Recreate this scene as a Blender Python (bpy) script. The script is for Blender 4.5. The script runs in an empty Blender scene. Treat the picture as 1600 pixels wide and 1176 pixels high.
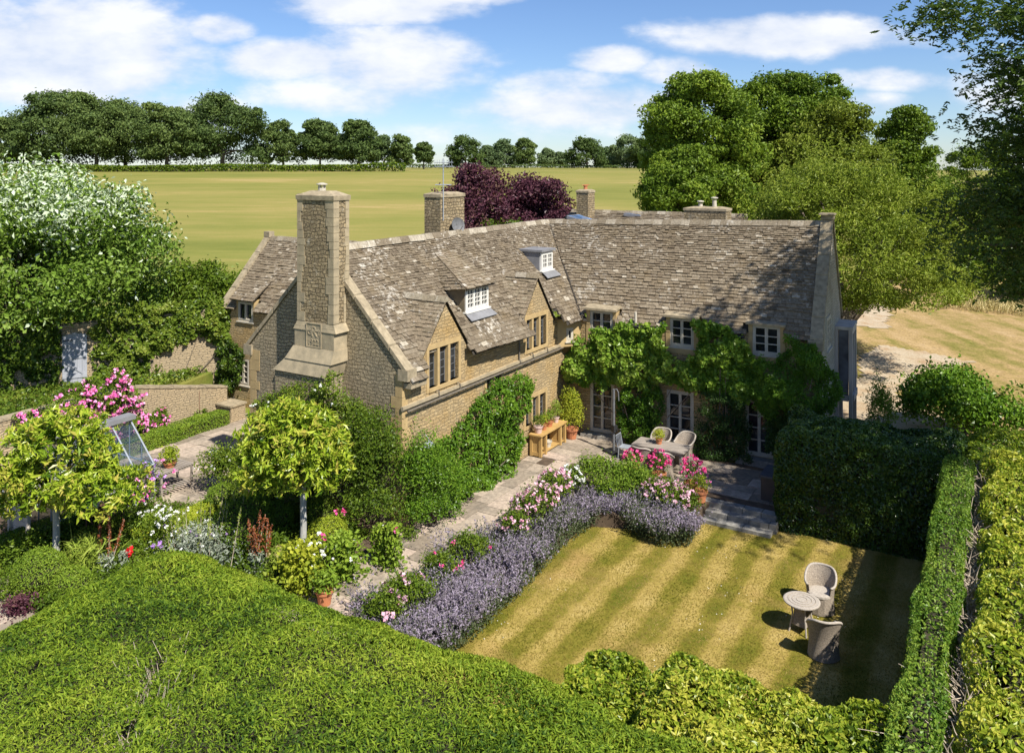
import bpy, math, random
import numpy as np
from mathutils import Vector, Matrix

# ------------------------------------------------------------ camera, sky, sun, exposure
SC = bpy.context.scene
COL = SC.collection
F, CH, HY = 1280.0, 10.5, 258.0           # focal length (px of the 1600 px photo), camera height, horizon row
cam = bpy.data.cameras.new('camera'); cam_o = bpy.data.objects.new('camera', cam); COL.objects.link(cam_o)
cam_o.location = (0, 0, CH); cam_o.rotation_euler = (math.radians(90), 0, 0)
cam.sensor_width = 36; cam.lens = 36 * F / 1600; cam.shift_y = -(588 - HY) / 1600
cam.clip_start = 0.1; cam.clip_end = 6000
SC.camera = cam_o
SC.view_settings.view_transform = 'Standard'; SC.view_settings.look = 'None'
SC.view_settings.gamma = 1; SC.view_settings.exposure = 0.68
SC.cycles.max_bounces = 6; SC.cycles.diffuse_bounces = 3; SC.cycles.glossy_bounces = 2
SC.cycles.transmission_bounces = 3; SC.cycles.transparent_max_bounces = 6

SUN_EL = math.radians(50.0); SUN_AZ = math.atan2(.627, -.78)   # azimuth from +Y towards +X
sv = Vector((math.sin(SUN_AZ) * math.cos(SUN_EL), math.cos(SUN_AZ) * math.cos(SUN_EL), math.sin(SUN_EL)))
sun = bpy.data.lights.new('sun', 'SUN'); sun.energy = 5.0; sun.angle = math.radians(0.53); sun.color = (1, .95, .86)
sun_o = bpy.data.objects.new('sun', sun); COL.objects.link(sun_o)
sun_o.rotation_euler = sv.to_track_quat('Z', 'Y').to_euler(); sun_o.location = (20, -20, 40)


def nd(nt, typ, **kw):
    n = nt.nodes.new(typ)
    for k, v in kw.items():
        if k.startswith('i_'):
            key = k[2:]
            key = int(key) if key.isdigit() else key.replace('_', ' ')
            n.inputs[key].default_value = v
        else:
            setattr(n, k, v)
    return n


def build_world():
    w = bpy.data.worlds.new('World'); SC.world = w; w.use_nodes = True
    nt = w.node_tree; nt.nodes.clear(); L = nt.links.new
    out = nd(nt, 'ShaderNodeOutputWorld'); bg = nd(nt, 'ShaderNodeBackground', i_Strength=0.062)
    sky = nd(nt, 'ShaderNodeTexSky', sky_type='NISHITA', sun_disc=False, sun_elevation=SUN_EL, sun_rotation=SUN_AZ,
             altitude=100, air_density=1.0, dust_density=.12, ozone_density=2.6)
    tc = nd(nt, 'ShaderNodeTexCoord'); sep = nd(nt, 'ShaderNodeSeparateXYZ'); L(tc.outputs['Generated'], sep.inputs[0])
    ab = nd(nt, 'ShaderNodeMath', operation='ABSOLUTE'); L(sep.outputs[1], ab.inputs[0])
    mx = nd(nt, 'ShaderNodeMath', operation='MAXIMUM', i_1=.02); L(ab.outputs[0], mx.inputs[0])
    u = nd(nt, 'ShaderNodeMath', operation='DIVIDE'); L(sep.outputs[0], u.inputs[0]); L(mx.outputs[0], u.inputs[1])
    v = nd(nt, 'ShaderNodeMath', operation='DIVIDE'); L(sep.outputs[2], v.inputs[0]); L(mx.outputs[0], v.inputs[1])
    cb = nd(nt, 'ShaderNodeCombineXYZ'); L(u.outputs[0], cb.inputs[0]); L(v.outputs[0], cb.inputs[1])
    # cloud banks: centre direction, half sizes (tangents of azimuth / elevation), weight
    banks = [(-.55, .135, .20, .085, 1.0), (-.50, .06, .22, .045, .75), (-.36, .165, .05, .022, .8), (-.27, .130, .10, .028, .95),
             (-.16, .195, .12, .028, 1.0), (-.085, .215, .11, .022, 1.0), (-.15, .125, .14, .055, .85), (-.20, .085, .15, .03, .7),
             (.08, .072, .15, .034, .85), (.06, .10, .10, .022, .7), (.12, .128, .06, .020, .8), (.20, .115, .06, .022, .7),
             (.33, .157, .16, .030, 1.0), (.46, .105, .08, .018, .75), (.44, .075, .06, .02, .6), (.60, .09, .1, .05, .6),
             (.02, .04, .25, .02, .45), (1.0, .2, .25, .08, .9), (-1.1, .25, .3, .1, .9), (.3, .5, .3, .1, .8), (-.5, .55, .35, .1, .8)]
    acc = None
    for (cx, cy, rx, ry, wt) in banks:
        s = nd(nt, 'ShaderNodeVectorMath', operation='SUBTRACT'); s.inputs[1].default_value = (cx, cy, 0); L(cb.outputs[0], s.inputs[0])
        m = nd(nt, 'ShaderNodeVectorMath', operation='MULTIPLY'); m.inputs[1].default_value = (1 / rx, 1 / ry, 0); L(s.outputs[0], m.inputs[0])
        l = nd(nt, 'ShaderNodeVectorMath', operation='LENGTH'); L(m.outputs[0], l.inputs[0])
        r = nd(nt, 'ShaderNodeMapRange', interpolation_type='SMOOTHSTEP'); L(l.outputs['Value'], r.inputs['Value'])
        r.inputs['From Min'].default_value = .3; r.inputs['From Max'].default_value = 1.55
        r.inputs['To Min'].default_value = wt; r.inputs['To Max'].default_value = 0
        if acc is None: acc = r.outputs[0]
        else:
            q = nd(nt, 'ShaderNodeMath', operation='MAXIMUM'); L(acc, q.inputs[0]); L(r.outputs[0], q.inputs[1]); acc = q.outputs[0]
    mp = nd(nt, 'ShaderNodeMapping'); mp.inputs['Scale'].default_value = (1, 2.1, 1); L(cb.outputs[0], mp.inputs[0])
    n1 = nd(nt, 'ShaderNodeTexNoise', i_Scale=9.0, i_Detail=9.0, i_Roughness=.56); L(mp.outputs[0], n1.inputs['Vector'])
    n2 = nd(nt, 'ShaderNodeTexNoise', i_Scale=26.0, i_Detail=7.0, i_Roughness=.6); L(mp.outputs[0], n2.inputs['Vector'])
    a = nd(nt, 'ShaderNodeMath', operation='MULTIPLY_ADD', i_1=1.5, i_2=-.75); L(n1.outputs[0], a.inputs[0])
    a2 = nd(nt, 'ShaderNodeMath', operation='MULTIPLY_ADD', i_1=.35); L(n2.outputs[0], a2.inputs[0]); L(a.outputs[0], a2.inputs[2])
    s = nd(nt, 'ShaderNodeMath', operation='ADD'); L(acc, s.inputs[0]); L(a2.outputs[0], s.inputs[1])
    mr = nd(nt, 'ShaderNodeMapRange', interpolation_type='SMOOTHSTEP'); L(s.outputs[0], mr.inputs['Value'])
    mr.inputs['From Min'].default_value = .42; mr.inputs['From Max'].default_value = 1.05; mr.inputs['To Max'].default_value = .93
    # brighter towards cloud tops, blue grey in the thick middle
    cr = nd(nt, 'ShaderNodeValToRGB'); L(n1.outputs[0], cr.inputs[0])
    cr.color_ramp.elements[0].position = .35; cr.color_ramp.elements[0].color = (7.2, 8.0, 9.6, 1)
    cr.color_ramp.elements[1].position = .62; cr.color_ramp.elements[1].color = (10.4, 10.5, 10.8, 1)
    tint = nd(nt, 'ShaderNodeMix', data_type='RGBA', blend_type='MULTIPLY'); tint.inputs['Factor'].default_value = 1
    L(sky.outputs[0], tint.inputs[6]); tint.inputs[7].default_value = (.95, 1.1, 1.38, 1)
    mix = nd(nt, 'ShaderNodeMix', data_type='RGBA'); L(mr.outputs[0], mix.inputs['Factor'])
    L(tint.outputs[2], mix.inputs[6]); L(cr.outputs[0], mix.inputs[7])
    L(mix.outputs[2], bg.inputs['Color']); L(bg.outputs[0], out.inputs[0])


build_world()

# ------------------------------------------------------------ helpers
rng = np.random.default_rng(7); random.seed(7)
A2 = np.array([.518, .855]); B2 = np.array([.855, -.518])      # along the long wing / along the cross wing
C0 = np.array([-3.18, 23.67])                                   # front corner of the house
ORG = {}


def P3(p, q, z=0.0):                                            # garden frame (p along B2, q along A2) -> world
    v = C0 + p * B2 + q * A2
    return np.array([v[0], v[1], z])


def G(px, py, z=0.0):                                           # where a photo point lies on the level z
    Y = F * (CH - z) / (py - HY)
    return np.array([(px - 800) / F * Y, Y, z])


def pq(P):
    d = np.asarray(P)[:2] - C0
    return float(d @ B2), float(d @ A2)


def tag(o, label=None, cat=None, group=None, kind=None):
    if label: o['label'] = label
    if cat: o['category'] = cat
    if group: o['group'] = group
    if kind: o['kind'] = kind
    return o


def empty(name, loc, label, cat, group=None):
    o = bpy.data.objects.new(name, None); COL.objects.link(o)
    o.location = [float(c) for c in loc]; o.empty_display_size = .2
    ORG[o] = np.array(loc, float)
    return tag(o, label, cat, group)


def link_mesh(name, V, faces, mats, parent=None, smooth=False, midx=None, tint=None, uv=True, quads=None, base=None):
    """V (n,3) world; faces list of tuples, or quads (m,4) array"""
    V = np.asarray(V, float)
    if parent is not None: org = ORG[parent]
    elif base is not None: org = np.array(base, float)
    else: org = np.array([V[:, 0].mean(), V[:, 1].mean(), V[:, 2].min()])
    me = bpy.data.meshes.new(name)
    if quads is not None:
        Q = np.asarray(quads, np.int32); nf = len(Q); k = Q.shape[1]
        flat = Q.ravel(); starts = np.arange(0, nf * k, k, dtype=np.int32)
    else:
        nf = len(faces); lens = np.array([len(f) for f in faces]); flat = np.concatenate([np.asarray(f, np.int32) for f in faces])
        starts = np.concatenate([[0], np.cumsum(lens)[:-1]]).astype(np.int32)
    me.vertices.add(len(V)); me.vertices.foreach_set('co', (V - org).astype(np.float32).ravel())
    me.loops.add(len(flat)); me.loops.foreach_set('vertex_index', flat.astype(np.int32))
    me.polygons.add(nf); me.polygons.foreach_set('loop_start', starts)
    if midx is not None: me.polygons.foreach_set('material_index', np.asarray(midx, np.int32))
    me.polygons.foreach_set('use_smooth', np.full(nf, bool(smooth)))
    me.update(calc_edges=True)
    if tint is not None:
        at = me.attributes.new('tint', 'FLOAT', 'FACE'); at.data.foreach_set('value', np.asarray(tint, np.float32))
    for m in (mats if isinstance(mats, (list, tuple)) else [mats]): me.materials.append(m)
    if uv and quads is None:                                     # metric wall coordinates: run along the face, height
        nrm = np.zeros(nf * 3, np.float32); me.polygons.foreach_get('normal', nrm); nrm = nrm.reshape(-1, 3)
        lens = np.array([len(f) for f in faces]); fn = np.repeat(nrm, lens, axis=0)
        co = V[flat]
        tx = np.stack([-fn[:, 1], fn[:, 0]], 1); ln = np.linalg.norm(tx, axis=1)
        steep = (np.abs(fn[:, 2]) < .8)
        tx = np.where(steep[:, None], tx / np.maximum(ln, 1e-6)[:, None], np.array([B2]))
        uu = co[:, 0] * tx[:, 0] + co[:, 1] * tx[:, 1]
        vv = np.where(steep, co[:, 2], co[:, 0] * A2[0] + co[:, 1] * A2[1])
        lay = me.uv_layers.new(name='UVMap'); lay.data.foreach_set('uv', np.stack([uu, vv], 1).astype(np.float32).ravel())
    o = bpy.data.objects.new(name, me); COL.objects.link(o)
    if parent is not None:
        o.parent = parent
    else:
        o.location = org
    ORG[o] = org
    return o


class MB:
    def __init__(s): s.v = []; s.f = []; s.m = []; s.t = []
    def add(s, vs, fs, m=0, t=None):
        b = len(s.v); s.v += [tuple(map(float, p)) for p in vs]
        if t is None: t = random.random()
        for f in fs: s.f.append(tuple(b + i for i in f)); s.m.append(m); s.t.append(t)
        return s
    def obox(s, o, ex, ey, ez, m=0, t=None):
        o = np.asarray(o, float); ex = np.asarray(ex, float); ey = np.asarray(ey, float); ez = np.asarray(ez, float)
        if np.dot(np.cross(ex, ey), ez) < 0: ex, ey = ey, ex
        v = [o, o + ex, o + ex + ey, o + ey, o + ez, o + ex + ez, o + ex + ey + ez, o + ey + ez]
        return s.add(v, [(3, 2, 1, 0), (4, 5, 6, 7), (0, 1, 5, 4), (1, 2, 6, 5), (2, 3, 7, 6), (3, 0, 4, 7)], m, t)
    def box(s, c, sx, sy, sz, m=0, t=None, rot=0):               # c: centre of the base
        ca, sa = math.cos(rot), math.sin(rot); ex = np.array([ca, sa, 0]) * sx; ey = np.array([-sa, ca, 0]) * sy
        return s.obox(np.asarray(c, float) - ex / 2 - ey / 2, ex, ey, (0, 0, sz), m, t)
    def prism(s, poly, vec, m=0, t=None):
        poly = [np.asarray(p, float) for p in poly]; n = len(poly); vec = np.asarray(vec, float)
        nn = sum((np.cross(poly[i], poly[(i + 1) % n]) for i in range(n)), np.zeros(3))
        if np.dot(nn, vec) < 0: poly = poly[::-1]
        v = poly + [p + vec for p in poly]
        return s.add(v, [tuple(range(n - 1, -1, -1)), tuple(range(n, 2 * n))] + [(i, (i + 1) % n, n + (i + 1) % n, n + i) for i in range(n)], m, t)
    def tube(s, pts, rad, n=6, m=0, t=None, cap=True):
        pts = [np.asarray(p, float) for p in pts]; k = len(pts)
        rad = rad if hasattr(rad, '__len__') else [rad] * k
        v = []
        for i, p in enumerate(pts):
            d = pts[min(i + 1, k - 1)] - pts[max(i - 1, 0)]; d = d / (np.linalg.norm(d) + 1e-9)
            h = np.array([0, 0, 1.]) if abs(d[2]) < .9 else np.array([1., 0, 0])
            x = np.cross(h, d); x /= np.linalg.norm(x); y = np.cross(d, x)
            for j in range(n):
                an = 2 * math.pi * j / n; v.append(p + rad[i] * (math.cos(an) * x + math.sin(an) * y))
        f = [(i * n + j, i * n + (j + 1) % n, (i + 1) * n + (j + 1) % n, (i + 1) * n + j) for i in range(k - 1) for j in range(n)]
        if cap: f += [tuple(range(n - 1, -1, -1)), tuple(range((k - 1) * n, k * n))]
        return s.add(v, f, m, t)
    def lathe(s, c, prof, n=14, m=0, t=None):                    # prof: (radius, height) from the bottom up
        c = np.asarray(c, float); v = []
        for r, z in prof:
            for j in range(n):
                an = 2 * math.pi * j / n; v.append(c + (r * math.cos(an), r * math.sin(an), z))
        k = len(prof)
        f = [(i * n + j, i * n + (j + 1) % n, (i + 1) * n + (j + 1) % n, (i + 1) * n + j) for i in range(k - 1) for j in range(n)]
        f += [tuple(range(n - 1, -1, -1)), tuple(range((k - 1) * n, k * n))]
        return s.add(v, f, m, t)
    def build(s, name, mats, parent=None, smooth=False, base=None):
        return link_mesh(name, s.v, s.f, mats, parent, smooth, s.m, s.t, base=base)


def vnoise(p, scale=1.0, seed=0):
    """cheap smooth value noise, p (n,2|3) -> (n,) in 0..1"""
    p = np.asarray(p, float) * scale
    if p.shape[1] == 2: p = np.c_[p, np.zeros(len(p))]
    i = np.floor(p).astype(np.int64); f = p - i; f = f * f * (3 - 2 * f); r = 0
    for dx in (0, 1):
        for dy in (0, 1):
            for dz in (0, 1):
                h = ((i[:, 0] + dx) * 73856093) ^ ((i[:, 1] + dy) * 19349663) ^ ((i[:, 2] + dz) * 83492791) ^ (seed * 2654435761)
                h = (h ^ (h >> 13)) * 1274126177 & 0x7fffffff
                h = ((h ^ (h >> 16)) & 0xffff) / 65535.0
                w = (f[:, 0] if dx else 1 - f[:, 0]) * (f[:, 1] if dy else 1 - f[:, 1]) * (f[:, 2] if dz else 1 - f[:, 2])
                r = r + w * h
    return r


def unit(v): return v / np.maximum(np.linalg.norm(v, axis=1, keepdims=True), 1e-9)


def rdir(n): return unit(rng.normal(size=(n, 3)))


class Leaves:
    """collects leaf-sized folded quads; build() links ONE mesh"""
    def __init__(s): s.V = []; s.T = []; s.M = []; s.n = 0
    def add(s, P, N, L=.08, W=None, jit=.6, tint=None, m=0, along=None, ajit=.5, fold=.18):
        n = len(P)
        if n == 0: return s
        N = unit(np.asarray(N, float) + jit * rng.normal(size=(n, 3)))
        if along is None: d = rng.normal(size=(n, 3))
        else: d = np.asarray(along, float) + ajit * rng.normal(size=(n, 3))
        d = unit(d - N * np.sum(d * N, 1, keepdims=True)); sd = np.cross(N, d)
        Ls = (L * rng.uniform(.6, 1.4, n))[:, None]; Ws = Ls * (.55 if W is None else W / np.mean(L))
        V = np.empty((n, 4, 3)); V[:, 0] = P - d * Ls * .5; V[:, 2] = P + d * Ls * .5
        up = N * Ls * fold
        V[:, 1] = P + sd * Ws * .5 + up - d * Ls * .06; V[:, 3] = P - sd * Ws * .5 + up - d * Ls * .06
        s.V.append(V.reshape(-1, 3))
        if tint is None: tint = rng.random(n)
        s.T.append(np.clip(tint, 0, 1)); s.M.append(np.full(n, m)); s.n += n
        return s
    def build(s, name, mats, parent=None, base=None, extra=None):
        V = np.concatenate(s.V); Q = np.arange(len(V), dtype=np.int32).reshape(-1, 4); T = np.concatenate(s.T); M = np.concatenate(s.M)
        if extra is not None:                                    # extra: MB of solid pieces (twigs, core) joined in
            E = np.array(extra.v); b = len(V)
            faces = [tuple(q) for q in Q] + [tuple(i + b for i in f) for f in extra.f]
            return link_mesh(name, np.r_[V, E], faces, mats, parent, midx=np.r_[M, extra.m], tint=np.r_[T, extra.t], base=base, uv=False)
        return link_mesh(name, V, None, mats, parent, midx=M, tint=T, quads=Q, base=base)


def blob(L, c, r, n, size, shell=.45, jit=.7, W=None, low=-1, t0=.5, tv=.35, m=0, lump=.25, seed=None):
    """leaves in the outer shell of an uneven ellipsoid"""
    c = np.asarray(c, float); r = np.asarray(r if hasattr(r, '__len__') else (r, r, r), float)
    d = rdir(int(n * 1.0))
    if low > -1: d[:, 2] = np.where(d[:, 2] < low, np.abs(d[:, 2]), d[:, 2])
    k = 1 - shell * rng.random(len(d)) ** 1.6
    sd = seed if seed is not None else int(rng.integers(1, 9999))
    k = k * (1 + lump * (vnoise(d * 2.3 + 11, 1, sd) - .5) * 2)
    P = c + d * r * k[:, None] + rng.normal(0, .035, (len(d), 3)) * r * (1 + 6 * (rng.random((len(d), 1)) < .10))
    N = unit(d / r)
    tint = t0 + tv * (rng.random(len(d)) - .5) * 2 + .25 * (vnoise(P, 1.1, sd) - .5)
    L.add(P, N, size, W, jit, tint, m)


DOME = ([0, .12, .35, .6, .82, 1.0], [.62, .9, 1.0, .88, .6, .16])


def dome(L, base, R, z0, z1, ncl, nleaf, size, cl=(.26, .4), t0=.5, W=None, prof=DOME, flat=.75, tv=.3, ecc=1.0):
    """a full-skirted crown: clumps over the skin of a domed, uneven outline"""
    base = np.asarray(base, float); f = rng.random(ncl) ** .9; an = rng.random(ncl) * 2 * math.pi; sd = int(rng.integers(1, 999))
    wob = 1 + .85 * (vnoise(np.c_[np.cos(an) * 1.2, np.sin(an) * 1.2, f * 2.0], 1.3, sd) - .5)
    rr = R * np.interp(f, *prof) * wob * np.where(rng.random(ncl) < .25, .55, rng.uniform(.72, .98, ncl))
    cs = np.c_[base[0] + rr * np.cos(an), base[1] + rr * np.sin(an) * ecc, z0 + (z1 - z0) * (.06 + .86 * f)]
    for c in cs:
        q = min(R, (z1 - z0) * .5) * rng.uniform(*cl); blob(L, c, (q * rng.uniform(1.0, 1.5), q * rng.uniform(1.0, 1.5), q * flat * rng.uniform(.7, 1.1)), nleaf, size, .55, .8, W, t0=t0 + rng.uniform(-.18, .18), tv=tv)
    return cs


def lobed(L, base, R, z0, z1, ncl, nleaf, size, cl=(.2, .33), t0=.5, prof=DOME, nl=9, W=None):
    """several boughs: a sparse domed core and rounded sub-crowns standing out of it"""
    cs = [dome(L, base, R * .86, z0, z1 * .97 + z0 * .03, int(ncl * .45), nleaf, size, cl, t0 - .06, W, prof)]
    for k in range(nl):
        f = (k + .5) / nl * .92 + rng.uniform(-.06, .06); an = k * 2.4 + rng.uniform(-.5, .5); rr = R * np.interp(f, *prof) * rng.uniform(.55, .8)
        c = np.array([base[0] + rr * math.cos(an), base[1] + rr * math.sin(an), z0 + (z1 - z0) * (.05 + .86 * f)]); q = R * rng.uniform(.26, .42); tl = t0 + rng.uniform(-.14, .14)
        m = max(4, int(ncl * .55 / nl)); d = rdir(m); d[:, 2] = np.where(d[:, 2] < -.4, -d[:, 2], d[:, 2]); pc = c + d * q * np.array([1.15, 1.15, .8]) * rng.uniform(.6, 1.0, (m, 1))
        for p in pc: z = q * rng.uniform(.22, .42); blob(L, p, (z * 1.2, z * 1.2, z * .75), nleaf, size, .6, .8, W, t0=tl + rng.uniform(-.1, .1), tv=.3)
        k2 = int(m * nleaf * .22); pd = rdir(k2) * (rng.random((k2, 1)) ** .4); L.add(c + pd * q * [1.35, 1.35, 1.0], pd, size, W, .9, tl + rng.normal(0, .15, k2)); cs.append(pc)
    return np.concatenate(cs)


def crown(L, c, r, nclump, nleaf, size, clump=(.28, .42), shell=.5, t0=.5, tv=.3, W=None, jit=.8, fill=.62, low=-.75, m=0, squash=.8):
    """a crown: clumps spread through an ellipsoid, leaves over every clump"""
    c = np.asarray(c, float); r = np.asarray(r if hasattr(r, '__len__') else (r,) * 3, float)
    d = rdir(nclump); d[:, 2] = np.where(d[:, 2] < low, -d[:, 2], d[:, 2])
    k = fill + (1 - fill) * rng.random(nclump)
    k = np.where(rng.random(nclump) < .25, k * .6, k)
    cs = c + d * r * k[:, None] * .92
    rm = r.min()
    for i in range(nclump):
        cr = rm * rng.uniform(*clump)
        blob(L, cs[i], (cr * 1.15, cr * 1.15, cr * squash), nleaf, size, shell, jit, W, t0=t0 + rng.uniform(-.16, .16), tv=tv, m=m)
    return cs


def inpoly(x, y, poly):
    poly = np.asarray(poly, float); x = np.asarray(x); y = np.asarray(y); r = np.zeros(len(x), bool); j = len(poly) - 1
    for i in range(len(poly)):
        xi, yi = poly[i]; xj, yj = poly[j]
        r ^= ((yi > y) != (yj > y)) & (x < (xj - xi) * (y - yi) / (yj - yi + 1e-12) + xi); j = i
    return r


def sample_poly(poly, n):
    poly = np.asarray(poly, float); lo = poly.min(0); hi = poly.max(0); out = []
    k = 0
    while k < n:
        q = lo + (hi - lo) * rng.random((n * 2, 2)); q = q[inpoly(q[:, 0], q[:, 1], poly)]; out.append(q); k += len(q)
    return np.concatenate(out)[:n]


# ------------------------------------------------------------ materials
MATS = {}


def mat(name):
    m = bpy.data.materials.new(name); m.use_nodes = True; m.node_tree.nodes.clear(); MATS[name] = m
    nt = m.node_tree; out = nd(nt, 'ShaderNodeOutputMaterial'); bs = nd(nt, 'ShaderNodeBsdfPrincipled')
    nt.links.new(bs.outputs[0], out.inputs[0])
    return m, nt, bs, out


def ramp(nt, fac, cols, pos=None):
    cr = nd(nt, 'ShaderNodeValToRGB'); e = cr.color_ramp.elements
    pos = pos or [i / (len(cols) - 1) for i in range(len(cols))]
    while len(e) < len(cols): e.new(.5)
    for i, c in enumerate(cols): e[i].position = pos[i]; e[i].color = (*c, 1)
    nt.links.new(fac, cr.inputs[0]); return cr.outputs[0]


def mixc(nt, fac, a, b, typ='MIX'):
    m = nd(nt, 'ShaderNodeMix', data_type='RGBA', blend_type=typ)
    for v, i in ((fac, 0), (a, 6), (b, 7)):
        if hasattr(v, 'default_value') or hasattr(v, 'links'): nt.links.new(v, m.inputs[i])
        else: m.inputs[i].default_value = v if not isinstance(v, tuple) else (*v, 1)
    return m.outputs[2]


def coords(nt, kind='Object', scale=(1, 1, 1), rot=(0, 0, 0)):
    tc = nd(nt, 'ShaderNodeTexCoord'); mp = nd(nt, 'ShaderNodeMapping')
    mp.inputs['Scale'].default_value = scale; mp.inputs['Rotation'].default_value = rot
    nt.links.new(tc.outputs[kind], mp.inputs[0]); return mp.outputs[0]


def noise(nt, vec, scale, detail=4, rough=.55, dist=0):
    n = nd(nt, 'ShaderNodeTexNoise', i_Scale=scale, i_Detail=detail, i_Roughness=rough, i_Distortion=dist)
    nt.links.new(vec, n.inputs['Vector']); return n.outputs[0]


def bump(nt, bs, h, strength=.3, dist=.02):
    b = nd(nt, 'ShaderNodeBump', i_Strength=strength, i_Distance=dist); nt.links.new(h, b.inputs['Height'])
    nt.links.new(b.outputs[0], bs.inputs['Normal'])


def att(nt, name='tint'):
    a = nd(nt, 'ShaderNodeAttribute', attribute_name=name); return a.outputs['Fac']


def m_leaf(name, cols, trans=.22, rough=.42, spec=.3, tcol=None, gain=1.3):
    m, nt, bs, out = mat(name)
    c = ramp(nt, att(nt), [tuple(min(.9, v * gain) for v in q) for q in cols])
    nt.links.new(c, bs.inputs['Base Color']); bs.inputs['Roughness'].default_value = rough
    bs.inputs['Specular IOR Level'].default_value = spec * .5
    tr = nd(nt, 'ShaderNodeBsdfTranslucent')
    nt.links.new(mixc(nt, 1.0, c, tcol or (1.15, 1.25, .55), 'MULTIPLY'), tr.inputs[0])
    mx = nd(nt, 'ShaderNodeMixShader'); mx.inputs[0].default_value = trans
    nt.links.new(bs.outputs[0], mx.inputs[1]); nt.links.new(tr.outputs[0], mx.inputs[2]); nt.links.new(mx.outputs[0], out.inputs[0])
    return m


def m_plain(name, c1, c2=None, rough=.7, nscale=6, bmp=.15, metal=0, spec=.3, kind='Object', stretch=(1, 1, 1)):
    m, nt, bs, out = mat(name)
    v = coords(nt, kind, stretch); n = noise(nt, v, nscale, 5)
    c2 = c2 or tuple(x * .7 for x in c1)
    nt.links.new(ramp(nt, n, [c2, c1], [.3, .7]), bs.inputs['Base Color'])
    bs.inputs['Roughness'].default_value = rough; bs.inputs['Metallic'].default_value = metal
    bs.inputs['Specular IOR Level'].default_value = spec
    if bmp: bump(nt, bs, noise(nt, v, nscale * 4, 4), bmp, .01)
    return m


def m_rubble(name, c1, c2, mortar, w=.30, h=.105, relief=.9, dist=.035, stain=(.30, .25, .17), lich=.0):
    """coursed rubble stone in metric wall coordinates"""
    m, nt, bs, out = mat(name); L = nt.links.new
    uvn = nd(nt, 'ShaderNodeTexCoord').outputs['UV']
    nz = nd(nt, 'ShaderNodeTexNoise', i_Scale=2.6, i_Detail=3.0); L(uvn, nz.inputs['Vector'])
    sb = nd(nt, 'ShaderNodeVectorMath', operation='SUBTRACT'); sb.inputs[1].default_value = (.5, .5, .5); L(nz.outputs['Color'], sb.inputs[0])
    sc = nd(nt, 'ShaderNodeVectorMath', operation='SCALE'); sc.inputs['Scale'].default_value = dist * 4; L(sb.outputs[0], sc.inputs[0])
    ad = nd(nt, 'ShaderNodeVectorMath', operation='ADD'); L(uvn, ad.inputs[0]); L(sc.outputs[0], ad.inputs[1])
    br = nd(nt, 'ShaderNodeTexBrick'); L(ad.outputs[0], br.inputs['Vector'])
    br.offset = .43; br.squash = .7; br.squash_frequency = 3
    br.inputs['Scale'].default_value = 1; br.inputs['Brick Width'].default_value = w; br.inputs['Row Height'].default_value = h
    br.inputs['Mortar Size'].default_value = .014; br.inputs['Mortar Smooth'].default_value = .6; br.inputs['Bias'].default_value = 0
    br.inputs['Color1'].default_value = (*c1, 1); br.inputs['Color2'].default_value = (*c2, 1); br.inputs['Mortar'].default_value = (*mortar, 1)
    n1 = noise(nt, uvn, .8, 6, .65); n2 = noise(nt, uvn, 22, 4, .7)
    c = mixc(nt, ramp(nt, n1, [(0, 0, 0), (.75, .75, .75)], [.45, .7]), br.outputs['Color'], stain)
    c = mixc(nt, 1.0, c, ramp(nt, n2, [(.62, .6, .57), (1.2, 1.2, 1.2)], [.3, .7]), 'MULTIPLY')
    if lich: c = mixc(nt, ramp(nt, noise(nt, uvn, 3.1, 6, .7), [(0, 0, 0), (lich,) * 3], [.56, .68]), c, (.62, .58, .48))
    L(c, bs.inputs['Base Color']); bs.inputs['Roughness'].default_value = .92; bs.inputs['Specular IOR Level'].default_value = .15
    hm = nd(nt, 'ShaderNodeMath', operation='MULTIPLY_ADD', i_1=-1.0, i_2=1.0); L(br.outputs['Fac'], hm.inputs[0])
    h2 = nd(nt, 'ShaderNodeMath', operation='MULTIPLY_ADD', i_1=.55); L(noise(nt, uvn, 9, 5, .7), h2.inputs[0]); L(hm.outputs[0], h2.inputs[2])
    bump(nt, bs, h2.outputs[0], relief, .06)
    return m


def m_tile(name, cols, lichen=.5, lcol=(.62, .58, .5)):
    m, nt, bs, out = mat(name); L = nt.links.new
    v = coords(nt, 'Object'); t = att(nt)
    c = ramp(nt, t, cols)
    n2 = noise(nt, v, 14, 5, .7)
    c = mixc(nt, 1.0, c, ramp(nt, n2, [(.55, .53, .5), (1.22, 1.2, 1.15)], [.3, .72]), 'MULTIPLY')
    # pale lichen patches
    n3 = noise(nt, v, 5.5, 6, .75); n4 = noise(nt, v, .55, 3, .6)
    sm = nd(nt, 'ShaderNodeMath', operation='MULTIPLY_ADD', i_1=.45); L(n4, sm.inputs[0]); L(n3, sm.inputs[2])
    c = mixc(nt, ramp(nt, sm.outputs[0], [(0, 0, 0), (lichen,) * 3], [.80, .90]), c, lcol)
    # warm moss / rust algae
    c = mixc(nt, ramp(nt, noise(nt, v, 1.2, 6, .7), [(0, 0, 0), (.38, .38, .38)], [.52, .7]), c, (.20, .145, .075))
    L(c, bs.inputs['Base Color']); bs.inputs['Roughness'].default_value = .93; bs.inputs['Specular IOR Level'].default_value = .12
    bump(nt, bs, n2, .5, .03)
    return m


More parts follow.
